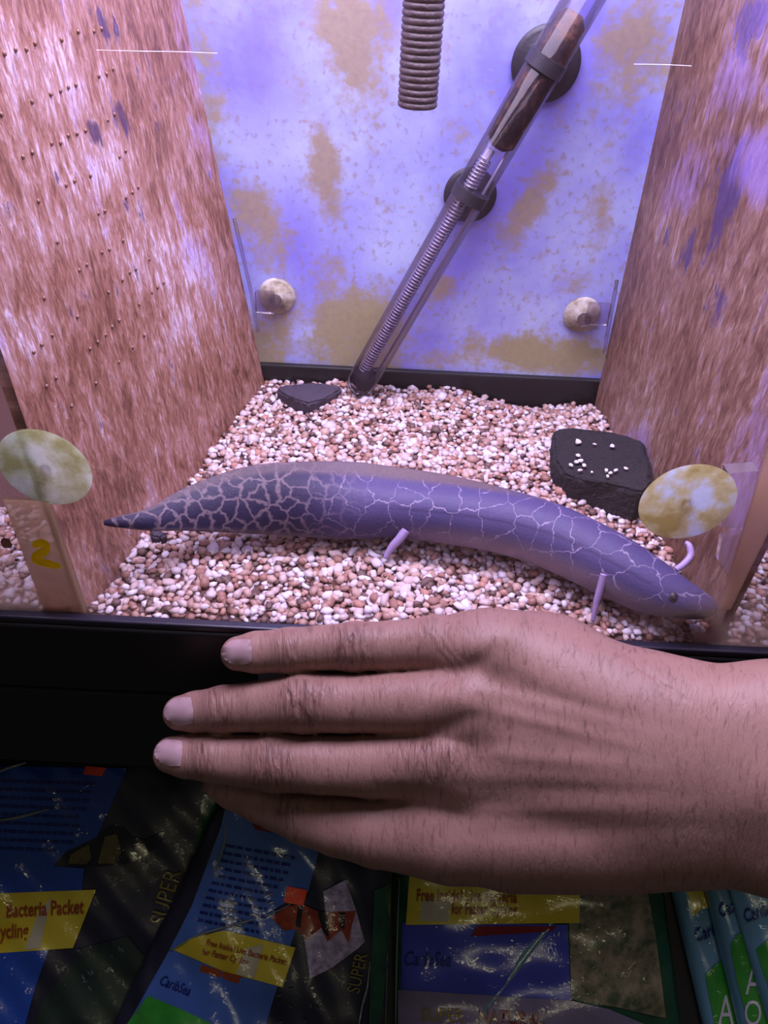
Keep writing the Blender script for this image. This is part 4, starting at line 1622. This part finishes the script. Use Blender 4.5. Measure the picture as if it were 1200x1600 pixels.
b2.text('CaribSea', 248, 1535, 16, 22, PR['inkblue'], 0.0014, 'LEFT', 0.62, 0.25, bold=0.012)
b2.text('SUPER', 561, 1552, 20, -78, PR['gold'], 0.0012, 'LEFT', 0.80)
b2.poly('green_edge', [(585, 1390), (612, 1380), (606, 1500), (590, 1640), (575, 1640), (580, 1500)], PR['dgreen'], 0.0008, label='dark green printed edge')
for k_ in range(14):
    x, y = random.uniform(440, 520), random.uniform(1530, 1600)
    a, l_ = random.uniform(0, 3.1), random.uniform(5, 12)
    b2.poly('plant_sprig', [(x, y), (x + l_ * math.cos(a) * .5 - 3, y + l_ * math.sin(a) * .5), (x + l_ * math.cos(a), y + l_ * math.sin(a)), (x + l_ * math.cos(a) * .5 + 3, y + l_ * math.sin(a) * .5 + 2)], PR['leaf'], 0.0010)

b3 = Bag('gravel_bag', [(612, 1290), (1024, 1290), (1082, 1740), (618, 1740)], 0.014, 0.006, PR['dgreen'],
         'gravel bag with violet-blue panel under a yellow label and red strip, below the palm', 23, 0.0013)
b3.poly('printed_panel', [(628, 1440), (886, 1444), (892, 1562), (626, 1546)], PR['violet'], label='violet blue printed panel')
b3.poly('label_strip', [(640, 1360), (905, 1372), (905, 1441), (634, 1444)], PR['yellow'], 0.0010, label='yellow label')
b3.poly('label_highlight', [(660, 1404), (704, 1408), (700, 1438), (655, 1438)], PR['cream'], 0.0013)
b3.text('Free Inside! Live Bacteria', 650, 1406, 18, 1, PR['brown'], 0.0017, 'LEFT', 0.60, 0.0, bold=0.02)
b3.text('for Faster Cycling', 705, 1426, 16, 1, PR['brown'], 0.0017, 'LEFT', 0.62, 0.0, bold=0.02)
b3.poly('red_strip', [(745, 1446), (870, 1446), (862, 1454), (800, 1458), (735, 1462)], PR['red'], 0.0010)
b3.text('CaribSea', 629, 1506, 22, 2, PR['inkblue'], 0.0013, 'LEFT', 0.66, 0.25, bold=0.012)
b3.poly('grey_band', [(622, 1545), (892, 1562), (950, 1575), (1010, 1600), (1010, 1660), (622, 1660)], PR['grey'], 0.0010, label='grey lilac printed band')
b3.text('SUPER', 656, 1592, 20, 2, PR['gold'], 0.0016, 'LEFT', 0.85, bold=0.01)
b3.text('NATURAL', 746, 1596, 20, 2, PR['red'], 0.0016, 'LEFT', 0.80, bold=0.02)
b3.poly('picture', [(900, 1395), (985, 1386), (1012, 1395), (1025, 1470), (1040, 1590), (960, 1572), (892, 1560), (889, 1444)], PR['gravelpic'], 0.0008, label='mottled picture of gravel and green plants')
# fold of clear film across bag three and bag two
def fold(bag, pix, r, name='film_fold', off=0.0012, mat='film'):
    pts = spline([bag.surf(x, y, off) for x, y in pix], 40)
    tube(name, pts, [r * (0.35 + 0.65 * math.sin(math.pi * i / 39)) for i in range(40)], PR[mat], bag.root, 14, 'crease of clear film')


fold(b3, [(885, 1412), (856, 1448), (815, 1500), (780, 1550), (735, 1610)], 0.0034, off=-0.0018, mat='film2')
fold(b2, [(266, 1484), (310, 1460), (365, 1444), (420, 1428), (455, 1411)], 0.0007)
fold(b2, [(352, 1264), (352, 1310), (340, 1352), (318, 1400)], 0.0008)
fold(b2, [(578, 1500), (574, 1540), (566, 1570), (560, 1605)], 0.0007)
fold(b1, [(-10, 1208), (15, 1199), (42, 1191)], 0.0010)
fold(b1, [(-10, 1282), (30, 1276), (78, 1263)], 0.0010)
fold(b3, [(612, 1370), (606, 1450), (604, 1530), (602, 1610)], 0.0006)
fold(b3, [(624, 1370), (621, 1450), (619, 1530), (618, 1610)], 0.0006)

LBL = ['upright gravel bag with teal top and yellow flag print, outermost of the overlapping row',
       'teal and green gravel bag lettered A and Q, second in the overlapping row',
       'teal and green gravel bag tucked third in the overlapping row']
QUAD = [[(1034, 1330), (1104, 1340), (1210, 1740), (1130, 1740)], [(1086, 1330), (1148, 1340), (1262, 1740), (1186, 1740)], [(1122, 1330), (1260, 1340), (1380, 1740), (1240, 1740)]]
GRN = [[(1101, 1522), (1118, 1505), (1142, 1492), (1150, 1530), (1172, 1640), (1124, 1640)], [(1140, 1475), (1152, 1458), (1162, 1458), (1180, 1488), (1230, 1640), (1180, 1640), (1150, 1530)], [(1180, 1482), (1204, 1464), (1240, 1470), (1260, 1640), (1232, 1640), (1196, 1530)]]
TX = [((1086, 1470), ), ((1123, 1432), ), ((1162, 1440), )]
for k_ in range(3):
    b = Bag('gravel_bag', QUAD[k_], 0.009, 0.004 + 0.0115 * k_, PR['teal'], LBL[k_], 31 + k_, 0.0006)
    b.poly('green_band', GRN[k_], PR['green'], 0.0008, label='green printed lower band')
    b.text('CaribSea'[:6] if k_ == 0 else 'Carib', TX[k_][0][0], TX[k_][0][1], 20, -18, PR['inkblue'], 0.0012, 'LEFT', 0.62, 0.25, bold=0.012)
    if k_ == 0:
        b.poly('yellow_flag', [(1058, 1372), (1096, 1366), (1110, 1416), (1094, 1420), (1082, 1430), (1075, 1400)], PR['yellow'], 0.0010, label='yellow printed flag')
        b.text('fre', 1074, 1388, 14, -8, PR['brown'], 0.0014, 'LEFT', .6, bold=0.02)
        b.text('A', 1120, 1600, 48, 0, PR['white'], 0.0014, 'LEFT', 0.55)
    if k_ == 1:
        b.text('A', 1163, 1552, 46, 0, PR['white'], 0.0014, 'LEFT', 0.55)
        b.text('Q', 1160, 1600, 40, 0, PR['white'], 0.0014, 'LEFT', 0.62)

# slanted shelf carrying the bags
P4 = [BO + BV * s + np.array([x, 0, 0]) for x, s in ((-.425, -.20), (.425, -.20), (.425, .08), (-.425, .08))]
sh = quad_slab('shelf_board', [p - BN * 0.0005 for p in P4], MT['black2'], None, tuple(-BN * 0.012))
tag(sh, 'slanted black shelf board carrying the gravel bags', 'shelf')
